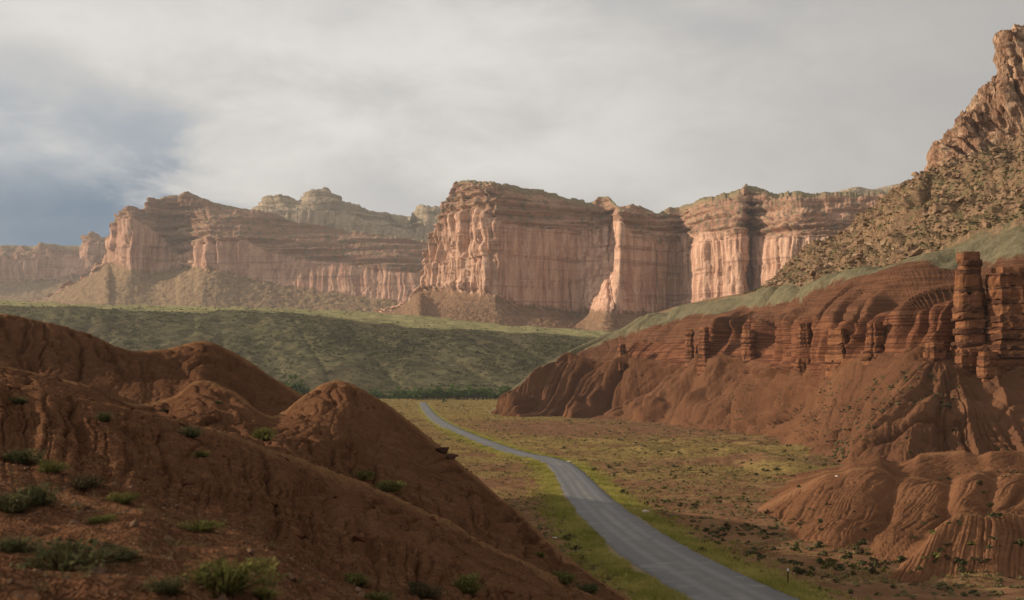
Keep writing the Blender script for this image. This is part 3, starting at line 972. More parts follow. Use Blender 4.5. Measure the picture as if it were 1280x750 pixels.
# long red mesa at the left
cliff('mesa', np.linspace(30, 620, 640), [
    L((30, 430, 3650), (620, 430, 3500)),
    L((30, 379, 4900), (60, 371, 4850), (90, 356, 4800), (118, 341, 4760), (136, 329, 4720), (150, 332, 4600), (166, 336, 4520), (190, 341, 4560), (215, 335, 4600), (227, 333, 4560),
      (240, 333, 4480), (262, 336, 4330), (290, 342, 4310), (330, 352, 4290), (420, 366, 4200), (500, 376, 4100), (620, 385, 4000)),
    L((30, 378, 4910), (60, 370, 4860), (90, 355, 4810), (118, 338, 4770), (136, 312, 4740), (142, 282, 4680), (166, 272, 4545), (190, 288, 4590), (215, 312, 4640), (226, 321, 4600),
      (240, 313, 4520), (265, 301, 4360), (300, 300, 4340), (340, 316, 4330), (430, 330, 4260), (540, 343, 4160), (620, 348, 4100)),
    L((30, 377, 4920), (60, 369, 4870), (90, 354, 4820), (118, 336, 4780), (134, 308, 4770), (139, 296, 4760), (143, 272, 4740), (165, 262, 4640), (178, 265, 4660), (186, 250, 4680), (205, 249, 4700), (222, 248, 4700), (232, 242, 4700),
      (248, 248, 4690), (266, 256, 4680), (290, 261, 4680), (315, 264, 4680), (345, 270, 4680), (375, 279, 4660), (430, 288, 4620), (480, 294, 4600), (540, 302, 4560), (620, 310, 4500)),
    L((30, 470, 5500), (125, 440, 5500), (139, 390, 5500), (148, 300, 5500), (240, 252, 5500), (375, 285, 5400), (620, 320, 5400)),
], [70, 90, 90, 6], M_far, 60, ([30, 130, 145, 175, 222, 228, 275, 330, 620], [12, 14, 20, 12, 11, 20, 15, 6, 5]), 15, 200, 5.0)

cliff('rocky_dome', np.linspace(290, 600, 330), [
    L((290, 340, 5900), (600, 340, 5900)),
    L((290, 300, 6000), (600, 310, 6000)),
    L((290, 285, 6120), (330, 272, 6100), (400, 262, 6080), (480, 280, 6080), (510, 292, 6110), (535, 276, 6060), (600, 276, 6060)),
    L((290, 280, 6400), (318, 263, 6400), (332, 249, 6400), (350, 245, 6400), (372, 250, 6400), (386, 241, 6400), (402, 239, 6400), (418, 243, 6400), (432, 255, 6400), (458, 263, 6400), (482, 271, 6400),
      (500, 281, 6400), (507, 287, 6400), (513, 277, 6380), (520, 265, 6350), (532, 260, 6350), (552, 261, 6350), (600, 262, 6350)),
    L((290, 300, 7200), (400, 262, 7200), (600, 280, 7200)),
], [10, 40, 70, 8], M_dome, 90, 17, 18, 240, 8.0)

cliff('cliff', np.linspace(-500, 175, 420), [
    L((-500, 430, 5600), (175, 430, 5600)),
    L((-500, 352, 6500), (0, 352, 6500), (60, 350, 6450), (103, 345, 6420), (120, 340, 6380), (175, 335, 6380)),
    L((-500, 322, 6530), (0, 319, 6530), (40, 320, 6490), (66, 316, 6470), (80, 319, 6500), (100, 317, 6520), (106, 305, 6450), (118, 303, 6400), (175, 310, 6400)),
    L((-500, 314, 6620), (0, 309, 6600), (20, 308, 6600), (42, 311, 6580), (50, 306, 6560), (66, 306, 6560), (80, 310, 6580), (101, 309, 6600), (105, 297, 6540), (116, 295, 6500), (124, 300, 6500), (175, 298, 6500)),
    L((-500, 320, 7600), (175, 305, 7600)),
], [40, 70, 30, 6], M_far, 75, 26, 20, 280, 4.0)


# sagebrush bench in the middle distance
def build_bench():
    cols = np.linspace(-450, 1000, 560)
    cs = [
        L((-450, 500, 1560), (640, 500, 1560), (1000, 500, 1560)),
        L((-450, 440, 1900), (640, 446, 1850), (1000, 450, 1850)),
        L((-450, 372, 2300), (0, 384, 2250), (200, 389.5, 2230), (330, 392, 2200), (400, 398, 2150), (450, 405, 2100), (520, 411, 2080), (600, 414, 2100), (660, 417, 2100), (745, 424, 2080), (1000, 440, 2050)),
        L((-450, 362, 2750), (0, 375, 2750), (110, 381, 2750), (300, 386, 2750), (400, 389, 2750), (500, 394, 2750), (620, 406, 2700), (745, 415, 2600), (1000, 430, 2500)),
        L((-450, 370, 3600), (0, 382, 3600), (300, 391, 3600), (620, 412, 3400), (1000, 435, 3000)),
    ]
    P, t = loft(cols, cs, [60, 90, 26, 6])
    P = blur(blur(P, 2, 0), 6, 1)
    X, Y, Z = P[..., 0].copy(), P[..., 1].copy(), P[..., 2].copy()
    T = np.broadcast_to(t[:, None], X.shape)
    k = sstep(T, 0.05, 0.5) * sstep(T, 2.05, 1.7)
    g = np.abs(vnoise((X + .3 * Y) / 130, Y / 500, 0, 301)) - .3
    P[..., 2] += k * (9 * g - 3 * cracks((X + .3 * Y) / 45, Y / 300, 0, 302, 3) + 2.5 * fbm(X / 30, Y / 30, 0, 3, 303))
    P[..., 2] += sstep(T, 1.5, 2.0) * (2.6 * fbm(X / 45, Y / 45, 0, 4, 304) + 3.0 * vnoise(X / 160, Y / 160, 0, 305))
    SURF['bench'] = P
    SURF['bench_T'] = T
    sheet('terrain', P, M_bench, {'layer': T})


build_bench()



# ------------------------------------------------------------------ plants, boulders, pillars, trees, road furniture
bpy.context.view_layer.update()
DG = bpy.context.evaluated_depsgraph_get()


def hit(px, py):
    p = at(px, py, 100.0)
    d = Vector(p) - Vector(CAM)
    ok, loc, nor, idx, ob, mt = S.ray_cast(DG, Vector(CAM), d.normalized())
    return (loc, nor, ob.name) if ok else (None, None, None)


def mass(name, pts, size, template, faces, mat, jitter=0.25, tint=None, squash=1.0, normal_dir=None):
    """many small plants or stones that nobody could count, joined in one mesh"""
    n, k = len(pts), len(template)
    a = rng.uniform(0, 2 * math.pi, n)
    c, s_ = np.cos(a), np.sin(a)
    T = np.asarray(template, float)
    V = T[None] * (1 + jitter * rng.uniform(-1, 1, (n, k, 3)))
    x = V[..., 0] * c[:, None] - V[..., 1] * s_[:, None]
    y = V[..., 0] * s_[:, None] + V[..., 1] * c[:, None]
    z = V[..., 2] * squash
    V = np.stack([x, y, z], -1) * np.asarray(size)[:, None, None] + np.asarray(pts)[:, None, :]
    F = (np.asarray(faces)[None] + (np.arange(n) * k)[:, None, None]).reshape(-1, len(faces[0]))
    tv = np.repeat(rng.uniform(0, 1, n) if tint is None else tint, k)
    o = mesh_from(name, V.reshape(-1, 3), F, mat, {'tint': tv}, smooth=False)
    o['kind'] = 'stuff'
    return o


def blades(n, spread, length, width, seed, up=0.5):
    """fan of thin grass or twig blades: template points and triangles"""
    r = np.random.default_rng(seed)
    V, F = [], []
    for i in range(n):
        a = r.uniform(0, 2 * math.pi)
        el = r.uniform(up, 1.5)
        d = np.array([math.cos(a) * math.cos(el), math.sin(a) * math.cos(el), math.sin(el)])
        b = np.array([math.cos(a), math.sin(a), 0]) * spread * r.uniform(0, 1)
        sdv = np.array([-math.sin(a), math.cos(a), 0]) * width * r.uniform(.6, 1.3)
        l = length * r.uniform(.55, 1.1)
        j = len(V)
        V += [b - sdv, b + sdv, b + d * l]
        F += [(j, j + 1, j + 2)]
    return V, F


M_sage = mat_leaf('sage_leaves', (0.058, 0.058, 0.027), (0.135, 0.122, 0.056), 0.2)
M_rabbit = mat_leaf('rabbitbrush_leaves', (0.078, 0.078, 0.024), (0.190, 0.170, 0.055), 0.25)
M_verge = mat_leaf('verge_grass', (0.180, 0.180, 0.032), (0.420, 0.350, 0.110), 0.35)
M_brush = mat_leaf('valley_brush_leaves', (0.080, 0.066, 0.029), (0.160, 0.128, 0.060), 0.2)
M_dry2 = mat_leaf('bench_grass_blades', (0.110, 0.105, 0.045), (0.200, 0.175, 0.080), 0.2)
M_dry = mat_leaf('dry_grass', (0.205, 0.145, 0.054), (0.340, 0.255, 0.108), 0.3)
M_cotton = mat_leaf('cottonwood_leaves', (0.032, 0.062, 0.016), (0.100, 0.150, 0.035), 0.25)
M_twig = mat_plain('twig_bark', (0.075, 0.052, 0.036), 0.9)
M_dark = mat_leaf('dark_brush', (0.058, 0.046, 0.024), (0.115, 0.088, 0.045), 0.2)
M_boulder = mat_rock('boulder_stone', (0.18, 0.105, 0.062), (0.30, 0.190, 0.115), (0.38, 0.27, 0.175))
M_pillar_hard = mat_rock('pillar_hard_bed', (0.080, 0.036, 0.022), (0.125, 0.056, 0.032), (0.16, 0.075, 0.041), 0.5)
M_pillar_soft = mat_rock('pillar_soft_bed', (0.165, 0.068, 0.034), (0.225, 0.098, 0.048), (0.26, 0.122, 0.062), 0.5)
M_pale = mat_rock('pale_stone', (0.42, 0.32, 0.26), (0.55, 0.44, 0.37), (0.60, 0.50, 0.42))
M_pebble = mat_rock('pebble_stone', (0.11, 0.062, 0.038), (0.19, 0.115, 0.072), (0.24, 0.16, 0.11))
M_clod = mat_rock('clay_clod', (0.075, 0.031, 0.017), (0.115, 0.050, 0.026), (0.14, 0.065, 0.034))
M_darkrock = mat_rock('dark_bank_stone', (0.040, 0.022, 0.016), (0.07, 0.035, 0.024), (0.08, 0.04, 0.03))


def crown_mesh(name, n, rx, rz, leaf, mat, seed, lobes=7, base=0.0, hollow=0.45):
    """leaves spread through several lobes of different size"""
    r = np.random.default_rng(seed)
    lc = r.normal(0, 1, (lobes, 3)) * np.array([rx * .5, rx * .5, rz * .42])
    lr = r.uniform(.35, .62, lobes)
    V, F, T = [], [], []
    for i in range(n):
        q = r.integers(lobes)
        d = r.normal(0, 1, 3)
        d /= np.linalg.norm(d)
        rad = r.uniform(hollow, 1) ** .6 * lr[q]
        p = lc[q] + d * rad * np.array([rx, rx, rz])
        p[2] = abs(p[2] + rz * .8) + base
        u = r.normal(0, 1, 3)
        u /= np.linalg.norm(u)
        w = np.cross(u, d)
        w /= np.linalg.norm(w) + 1e-6
        l = leaf * r.uniform(.6, 1.4)
        j = len(V)
        V += [p - u * l, p - w * l * .5, p + u * l, p + w * l * .5]
        F += [(j, j + 1, j + 2, j + 3)]
        T += [np.clip(.25 * (q % 4) + r.uniform(-.1, .35), 0, 1)] * 4
    return V, F, T


def data_mesh(name, V, F, mat, tint=None, smooth=False):
    o = mesh_from(name, np.array(V), np.array(F), mat, {'tint': np.array(tint if tint is not None else np.full(len(V), .5))}, smooth)
    me = o.data
    bpy.data.objects.remove(o)
    return me


def stems_mesh(n, h, spread, w, seed):
    r = np.random.default_rng(seed)
    V, F = [], []
    for i in range(n):
        a = r.uniform(0, 2 * math.pi)
        top = np.array([math.cos(a), math.sin(a), 0]) * spread * r.uniform(.3, 1) + np.array([0, 0, h * r.uniform(.6, 1)])
        b = np.array([math.cos(a), math.sin(a), 0]) * .06 - np.array([0, 0, .12])
        j = len(V)
        for p, ww in ((b, w), (b * .3 + top * .7, w * .6), (top, w * .25)):
            V += [p + np.array([ww, 0, 0]), p + np.array([-ww * .5, ww * .87, 0]), p + np.array([-ww * .5, -ww * .87, 0])]
        for lv in (0, 3):
            for e in range(3):
                f = (e + 1) % 3
                F.append((j + lv + e, j + lv + f, j + lv + 3 + f, j + lv + 3 + e))
    return V, F


# near shrubs: unit radius meshes shared by several copies
SHRUB = []
for k in range(4):
    r_ = np.random.default_rng(900 + k)
    V, F = blades(420, .35, 1.0, .022, 910 + k, .12)
    T = np.repeat(r_.uniform(0, 1, len(F)), 3)
    V2, F2, T2 = crown_mesh('x', 420, .62, .36, .07, None, 920 + k, 9, 0.05)
    F2 = [(a + len(V), b + len(V), c + len(V)) for (a, b, c, d) in F2] + [(a + len(V), c + len(V), d + len(V)) for (a, b, c, d) in F2]
    V = [np.asarray(v) * np.array([1, 1, .8]) for v in V] + V2
    sv, sf = stems_mesh(14, .7, .6, .022, 930 + k)
    SHRUB.append((V, F + F2, np.concatenate([T, T2]), sv, sf))
SHRUB_ME = {}


def near_shrub(px, py, wpx, label, kind='rabbit', tall=1.0):
    loc, nor, nm = hit(px, py)
    if loc is None:
        return
    D = loc.y
    size = wpx / FPX * D / 2 * 1.2
    k = len(bpy.data.objects) % 4
    key = (k, kind)
    if key not in SHRUB_ME:
        V, F, T, sv, sf = SHRUB[k]
        mat = {'rabbit': M_rabbit, 'sage': M_sage, 'dark': M_dark}[kind]
        SHRUB_ME[key] = (data_mesh('foliage', V, F, mat, T), data_mesh('stem', sv, sf, M_twig))
    t = bpy.data.objects.new('shrub', None)
    S.collection.objects.link(t)
    t.location = loc + Vector((0, size * .3, -0.06 * size))
    t.scale = (size, size, size * tall)
    t.rotation_euler = (0, 0, random.uniform(0, 6.28))
    for nme, me in zip(('foliage', 'stem'), SHRUB_ME[key]):
        o = bpy.data.objects.new(nme, me)
        S.collection.objects.link(o)
        o.parent = t
    tag(t, label, 'shrub', 'shrubs on the red clay hill')


near = [
    (8, 640, 60, 'dark shrub cut by the left frame edge below the large one', 'sage', 1),
    (60, 590, 44, 'olive shrub at the left between the two dark edge shrubs', 'rabbit', .9),
    (205, 742, 56, 'olive shrub at the bottom edge left of the big green foreground shrub', 'sage', .8),
    (325, 748, 50, 'low olive shrub at the bottom edge right of the big green foreground shrub', 'rabbit', .7),
    (12, 690, 70, 'olive shrub at the left frame edge beside the largest foreground shrub', 'sage', .7),
    (470, 752, 50, 'yellowish low shrub at the bottom edge left of the dead-looking one', 'rabbit', .6),
    (22, 505, 24, 'small dark shrub at the far left below the long clay crest', 'sage', .9),
    (128, 526, 32, 'dark grey-green shrub just under the second crest, left of the gully', 'sage', .9),
    (236, 546, 36, 'dark green shrub on the upper clay slope below the first knob', 'sage', 1),
    (207, 515, 15, 'very small dark shrub in the gully below the first knob', 'dark', .8),
    (273, 505, 13, 'very small grey shrub on the flank of the first knob', 'sage', .8),
    (327, 549, 38, 'yellow-green shrub on the saddle between the two knobs', 'rabbit', 1),
    (251, 571, 24, 'small green shrub below the dark one on the upper clay slope', 'rabbit', .9),
    (450, 599, 32, 'round yellow-green shrub on the ridge, upper of a close pair', 'rabbit', .9),
    (487, 614, 40, 'wide green shrub on the ridge, lower of a close pair', 'rabbit', .8),
    (18, 578, 56, 'dark shrub at the left edge on the clay slope', 'sage', .8),
    (34, 632, 78, 'large dark green shrub at the left edge behind the near bank', 'sage', .9),
    (100, 610, 50, 'brownish shrub beside the large dark one at the left edge', 'dark', .8),
    (150, 628, 40, 'pale green tuft of a shrub behind the near bank', 'rabbit', .7),
    (122, 654, 42, 'bright green low shrub on top of the near bank', 'rabbit', .6),
    (247, 664, 60, 'flat bright green shrub behind the crest of the near bank', 'rabbit', .6),
    (70, 712, 150, 'largest shrub in the left foreground, spreading and dark green', 'sage', .55),
    (150, 700, 60, 'low shrub touching the right side of the largest foreground shrub', 'sage', .6),
    (272, 738, 125, 'big green foreground shrub low at the frame edge on the near bank', 'rabbit', .75),
    (442, 732, 50, 'round green shrub on the lower clay slope right of the near bank', 'rabbit', .8),
    (528, 748, 60, 'dark brown dead-looking shrub at the bottom of the clay slope', 'dark', .8),
    (582, 742, 54, 'tall green shrub at the bottom of the clay slope beside a dead one', 'rabbit', 1),
    (675, 696, 18, 'small green shrub near the right foot of the clay hill', 'rabbit', .9),
    (704, 728, 44, 'green shrub at the foot of the clay hill beside the verge', 'rabbit', .8),
    (735, 741, 40, 'dark shrub at the foot of the clay hill nearest the road', 'sage', .8),
]
for a in near:
    near_shrub(*a)

# valley and slope shrubs, each one small
VS = []
for k in range(4):
    V, F, T = crown_mesh('x', 46, .62, .40, .24, None, 950 + k, 5, 0.0, .2)
    VS.append([data_mesh('shrub', V, F, mm, T) for mm in (M_sage, M_rabbit, M_dark)])


def small_shrub(loc, size, kind, label, group):
    o = bpy.data.objects.new('shrub', VS[random.randrange(4)][kind])
    S.collection.objects.link(o)
    o.location = Vector(loc) - Vector((0, 0, .08 * size))
    o.scale = (size, size, size * random.uniform(.7, 1.0))
    o.rotation_euler = (0, 0, random.uniform(0, 6.28))
    tag(o, label, 'shrub', group)


spots = [(1013, 688, 20), (1001, 691, 12), (1046, 690, 13), (1060, 697, 22), (1074, 693, 12), (1057, 704, 13), (1073, 705, 10), (1027, 695, 16), (984, 681, 13), (959, 672, 12),
         (974, 671, 10), (942, 668, 10), (929, 659, 16), (918, 660, 12), (904, 676, 14), (971, 652, 14), (962, 642, 18), (1012, 637, 8), (1019, 638, 9), (909, 624, 9), (900, 623, 11),
         (1140, 716, 11), (1145, 731, 15), (1167, 695, 8), (1250, 683, 9), (1248, 590, 9), (1185, 599, 12), (1174, 600, 9), (1215, 742, 18), (1190, 738, 14), (1265, 735, 12),
         (1028, 723, 13), (996, 706, 14), (980, 703, 22), (940, 692, 16), (935, 678, 9), (1096, 744, 14), (1064, 742, 12), (1068, 640, 8), (1011, 585, 8)]
for px, py, w in spots:
    loc, nor, nm = hit(px, py)
    if loc is None or nm in ('road', 'hill'):
        continue
    if py < 605:
        lab = 'dark low shrub on the crest of the rear clay mound'
    elif px > 1120:
        lab = 'dark low shrub on the striped face or foot of the front clay mound'
    elif py > 715:
        lab = 'dark low shrub beyond the marker post at the foot of the front clay mound'
    elif px > 995:
        lab = 'dark low shrub in the loose cluster at the foot of the rear clay mound'
    else:
        lab = 'dark low shrub on open red ground between right verge and rear clay mound'
    small_shrub(loc, w / FPX * loc.y / 2, 0 if random.random() < .7 else 2, lab, 'dark shrubs by the mounds')
cnt = 0
while cnt < 230:
    px, py = random.uniform(700, 1280), random.uniform(520, 720)
    loc, nor, nm = hit(px, py)
    if loc is None or nm not in ('ground', 'mountain', 'mound'):
        continue
    if nm == 'ground' and abs(float(road_dist(loc.x, loc.y))) < 7:
        continue
    if nm == 'mound' and random.random() < .8:
        continue
    if nm == 'mountain' and (nor.z < .72 or random.random() < .3):
        continue
    if vnoise(loc.x / 18, loc.y / 25, 0, 400) < random.uniform(-.6, .5):
        continue
    cnt += 1
    small_shrub(loc, random.uniform(.5, 1.15) * (.8 + loc.y / 700), random.choice((0, 0, 1, 2)),
                'small sagebrush clump dotted over the red fan below the tall layered pillars' if nm == 'mountain' else
                'small sagebrush clump on the back of the low clay mounds' if nm == 'mound' else
                'small sagebrush clump on the far yellow grass flat beyond the road bend' if loc.y > 420 else
                'small sagebrush clump on the near red flat to the right of the road', 'sagebrush clumps in the valley')

# smaller brush beyond counting
oct_v = [(-1, 0, .35), (1, 0, .35), (0, -1, .35), (0, 1, .35), (0, 0, 1.0), (0, 0, -.15), (.7, .7, .7), (-.7, .6, .75)]
oct_f = [(0, 2, 4), (2, 1, 4), (1, 3, 4), (3, 0, 4), (1, 6, 3), (6, 4, 3), (3, 7, 0), (7, 4, 0), (1, 4, 6), (3, 4, 7)]


def scatter_ground(n, x0, x1, y0, y1, accept):
    out = []
    while len(out) < n:
        y = np.exp(rng.uniform(math.log(y0), math.log(y1), 40000))
        x = rng.uniform(x0, x1, 40000) * y
        k = accept(x, y)
        out += list(np.stack([x, y, ground_z(x, y)], -1)[k])
    return np.array(out[:n])


# brush on valley floor
P = scatter_ground(6500, -.12, .42, 90, 1300, lambda x, y: (np.abs(road_dist(x, y)) > 6.5) & (rng.uniform(-.9, .6, len(x)) < fbm(x / 24, y / 30, 0, 3, 401)))
mass('valley_brush', P, rng.uniform(.15, .42, len(P)) * (.7 + P[:, 1] / 420), oct_v, oct_f, M_brush, .35, squash=.8)

# dry grass over the valley floor
bv, bf = blades(9, .5, .75, .09, 5, .35)
P = scatter_ground(38000, -.12, .40, 100, 1500, lambda x, y: (np.abs(road_dist(x, y)) > 6.0) & (rng.uniform(.0, 1.0, len(x)) < grass_amount(x, y)))
mass('valley_grass', P, rng.uniform(.35, .8, len(P)) * (.6 + P[:, 1] / 420), bv, bf, M_dry, .3, squash=.7)

# green verge along both sides of the road
n = 16000
yy = np.exp(rng.uniform(math.log(70), math.log(700), n))
side = np.where(rng.uniform(0, 1, n) < .5, -1, 1)
off = HALF + .35 + np.abs(rng.normal(0, 1, n)) * np.where(side < 0, 2.6, 2.2) + .6 * vnoise(yy / 6, side, 0, 402)
off = np.maximum(off, HALF + .15)
sl = np.interp(yy, _ys, _slope)
xx = np.interp(yy, _ys, _xs) + side * off / np.sqrt(1 + sl * sl)
y2 = yy - side * off * sl / np.sqrt(1 + sl * sl)
P = np.stack([xx, y2, ground_z(xx, y2)], -1)
gv, gf = blades(12, .35, .7, .035, 8, .5)
tint = np.clip(.5 + .45 * fbm(xx / 5, y2 / 7, 0, 2, 403) + rng.normal(0, .15, n), 0, 1)
mass('verge_grass', P, rng.uniform(.35, .85, n) * (.8 + P[:, 1] / 500), gv, gf, M_verge, .3, tint)

# rounder green bushes standing in the verge
for px, py, w, lab in ((880, 691, 22, 'widest green bush in the right verge, well beyond the marker post'), (919, 703, 18, 'green bush in the right verge midway to the marker post'),
                       (1030, 738, 20, 'bright green bush just past the marker post at the bottom of the frame'), (1000, 742, 14, 'green bush right at the foot of the marker post'),
                       (735, 596, 11, 'green bush beside the right edge of the road bend'), (792, 668, 12, 'green bush in the right verge below the road bend'),
                       (762, 628, 9, 'small green bush in the right verge by the straight of the road'), (741, 588, 14, 'rounded dark green bush standing clear of the verge at the road bend'),
                       (845, 684, 10, 'small green bush just beyond the widest one in the right verge'), (952, 716, 12, 'green bush next beyond the marker post')):
    loc, nor, nm = hit(px, py)
    if loc is not None and nm == 'ground':
        small_shrub(loc, w / FPX * loc.y / 2, 1, lab, 'bushes in the road verge')

# sagebrush on the bench
PB, TB = SURF['bench'].reshape(-1, 3), SURF['bench_T'].reshape(-1)
ok = np.where((TB > .02) & (TB < 2.9))[0]
wgt = np.where(TB[ok] < 2, 1.0, .5) * (.35 + np.clip(fbm(PB[ok, 0] / 90, PB[ok, 1] / 120, 0, 3, 404) + .4, 0, 1))
idx = rng.choice(ok, 17000, p=wgt / wgt.sum())
Q = PB[idx] + rng.normal(0, 2.5, (len(idx), 3)) * np.array([1, 1, 0])
mass('sagebrush', Q, rng.uniform(1.0, 3.2, len(Q)) * rng.uniform(.7, 1.15, len(Q)), oct_v, oct_f, M_sage, .35, squash=.8)
idx = rng.choice(ok, 9000, p=wgt / wgt.sum())
Q = PB[idx] + rng.normal(0, 3, (len(idx), 3)) * np.array([1, 1, 0])
mass('bench_grass', Q, rng.uniform(.9, 2.2, len(Q)), oct_v, oct_f, M_dry2, .4, squash=.5)

# boulders on the talus
bm_v = []
for k in range(6):
    b = bmesh.new()
    r_ = np.random.default_rng(700 + k)
    for i in range(13):
        d = r_.uniform(-1, 1, 3)
        d /= np.max(np.abs(d)) ** .75
        b.verts.new(Vector(d * np.array([1, .8, .62])))
    g = bmesh.ops.convex_hull(b, input=b.verts)
    loose = [v for v in b.verts if not v.link_faces]
    bmesh.ops.delete(b, geom=loose, context='VERTS')
    me = bpy.data.meshes.new('boulder')
    b.to_mesh(me)
    b.free()
    me.materials.append(M_boulder)
    bm_v.append(me)
PR, TR = SURF['right'].reshape(-1, 3), SURF['right_T'].reshape(-1)
pxs, pys, dd = project(PR)
ok = np.where((TR > 4.03) & (TR < 4.97) & (pxs > 955) & (pxs < 1292))[0]
wg = .25 + np.clip(fbm(PR[ok, 0] / 30, PR[ok, 1] / 30, PR[ok, 2] / 30, 3, 405) + .3, 0, 1.2)
idx = rng.choice(ok, 9500, replace=False, p=wg / wg.sum())
size = np.clip(0.3 + rng.pareto(2.7, len(idx)) * 0.5, .3, 2.9)
order = np.argsort(-size)
idx, size = idx[order], size[order]
for i in range(295):
    o = bpy.data.objects.new('boulder', bm_v[i % 6])
    S.collection.objects.link(o)
    o.location = Vector(PR[idx[i]]) + Vector((0, 0, .15 * size[i]))
    sc = float(size[i])
    o.scale = (sc, sc * random.uniform(.8, 1.2), sc * random.uniform(.8, 1.2))
    o.rotation_euler = (random.uniform(-.5, .5), random.uniform(-.5, .5), random.uniform(0, 6.28))
    where = ('angular tan boulder high on the rubble slope under the cliff' if TR[idx[i]] > 4.66 else
             'angular tan boulder midway up the rubble slope' if TR[idx[i]] > 4.33 else 'angular tan boulder low on the rubble above the grey-green band')
    where += ', at the right' if pxs[idx[i]] > 1170 else ', left of the cliff'
    tag(o, where, 'boulder', 'boulders on the rubble slope')
me = bm_v[0]
tv = np.array([v.co[:] for v in me.vertices])
tf = [tuple(p.vertices) for p in me.polygons]
tf = [f for f in tf if len(f) == 3]
o = mass('rubble', PR[idx[295:]], size[295:], tv, tf, M_boulder, .35)

# brush among the rubble
ok2 = np.where((TR > 4.0) & (TR < 4.98) & (pxs > 930) & (pxs < 1300))[0]
idx = rng.choice(ok2, 6000)
mass('slope_brush', PR[idx], rng.uniform(.45, 1.15, len(idx)), oct_v, oct_f, M_brush, .35, squash=.85)
ok2 = np.where((TR > .05) & (TR < .75) & (pxs > 900) & (pxs < 1200) & (vnoise(PR[:, 0] / 25, PR[:, 1] / 25, 0, 406) > 0))[0]
idx = rng.choice(ok2, 700)
mass('fan_brush', PR[idx], rng.uniform(.35, .9, len(idx)), oct_v, oct_f, M_sage, .35, squash=.85)


# layered rock pillars and buttresses along the ledge
def pillar(px, top, base, wpx, label, seed, lean=0.0, depth=1.0, taper=.25, name='rock_pillar'):
    loc, nor, nm = hit(px, base)
    if loc is None:
        return
    D = loc.y
    r_ = np.random.default_rng(seed)
    H = (base - top) / FPX * D
    R = wpx / FPX * D / 2
    t = bpy.data.objects.new(name, None)
    S.collection.objects.link(t)
    t.location = loc + Vector((R * .35, R * depth * 1.2, 0))
    tag(t, label, 'rock pillar', 'layered rock pillars along the ledge')
    t['kind'] = 'thing'
    z = -0.25 * H - 3
    nseg = 30
    a = np.linspace(0, 2 * math.pi, nseg, endpoint=False)
    sq = (np.abs(np.cos(a + .5)) ** 2.5 + np.abs(np.sin(a + .5)) ** 2.5) ** (-1 / 2.5)
    outl = sq * (1 + .16 * np.array([vnoise(math.cos(q) * 1.7, math.sin(q) * 1.7, seed, seed) for q in a]) - .16 * np.array([float(cracks(math.cos(q) * 2.6, math.sin(q) * 2.6, seed * 1.7, seed + 5, 2.5)) for q in a]))
    hard = True
    while z < H:
        th = (r_.uniform(.4, 1.5) if hard else r_.uniform(.6, 3.0)) * max(1, H / 24)
        if z + th > H - .3:
            th = max(.3, H - z)
        f = np.clip(z / H, 0, 1)
        rr = R * (1.08 - taper * f ** 1.5) * (1 + .13 * float(vnoise(z / max(3.0, H * .22), seed, 0, 44))) * (r_.uniform(1.0, 1.045) if hard else r_.uniform(.95, 1.0)) * (1 + .35 * max(0.0, .25 - f) / .25 * (1 if H > 30 else .6))
        if f > .93:
            rr *= .85
        ox, oy = r_.normal(0, .045, 2) * R
        ox += lean * z
        V = []
        for q, (zz, m) in enumerate(((z - .05, .975), (z + .16 * th, 1.0), (z + .84 * th, 1.0), (z + th + .05, .97))):
            wob = 1 + .022 * r_.normal(0, 1, nseg) + .05 * np.array([vnoise(math.cos(q2) * 2.2 + seed, math.sin(q2) * 2.2, zz / 2.5, 77) for q2 in a])
            V += [(ox + math.cos(q2) * rr * m * o_ * w_, oy + math.sin(q2) * rr * m * o_ * w_ * depth, zz + .12 * r_.normal() * th)
                  for q2, o_, w_ in zip(a, outl, wob)]
        V = np.array(V)
        F = []
        for lv in range(3):
            for e in range(nseg):
                g2 = (e + 1) % nseg
                F.append((lv * nseg + e, lv * nseg + g2, (lv + 1) * nseg + g2, (lv + 1) * nseg + e))
        bm = bmesh.new()
        bv_ = [bm.verts.new(v) for v in V]
        for f_ in F:
            bm.faces.new([bv_[i] for i in f_])
        bm.faces.new(bv_[3 * nseg:])
        me = bpy.data.meshes.new('rock_layer')
        bm.to_mesh(me)
        bm.free()
        me.materials.append(M_pillar_hard if hard else M_pillar_soft)
        o = bpy.data.objects.new('rock_layer', me)
        S.collection.objects.link(o)
        o.parent = t
        z += th
        hard = not hard


pillar(1216, 313, 458, 42, 'tallest free-standing layered rock pillar, standing against the grey-green slope', 1, .0, 1.0, .40)
pillar(1268, 332, 464, 60, 'thick layered rock buttress just right of the tallest pillar', 2, .0, 1.1, .28)
pillar(1318, 326, 470, 60, 'thick layered rock buttress at the right edge of the frame', 3, .0, 1.1, .28)
pillar(1211, 437, 470, 30, 'low broken rock block at the foot of the tallest pillar', 4, 0, 1, .2)
pillar(1238, 440, 475, 26, 'low rock block in front of the buttress foot', 14, 0, 1, .2)
pillar(1168, 428, 452, 26, 'crumbling rock block left of the tallest pillar', 5, 0, 1, .35)
pillar(1095, 401, 447, 25, 'stubby layered rock pillar alone on the red slope', 6, 0, 1, .3)
pillar(1008, 403, 456, 19, 'slim upright rock pillar on a spur, lit on its left edge', 7, .0, 1, .1)
pillar(936, 412, 450, 18, 'weathered rock fin in the middle of the ledge', 9, 0, 1.6, .2)
pillar(881, 409, 458, 13, 'right one of two close dark-sided rock fins', 11, 0, 2.2, .1)
pillar(862, 412, 456, 11, 'left one of two close dark-sided rock fins', 12, 0, 2.2, .1)
pillar(777, 430, 453, 10, 'small rock fin near the far end of the ledge', 13, 0, 2.0, .15)
pillar(1050, 410, 455, 26, 'rounded layered rock buttress between the slim pillar and the stubby one', 24, 0, 1.5, .3)

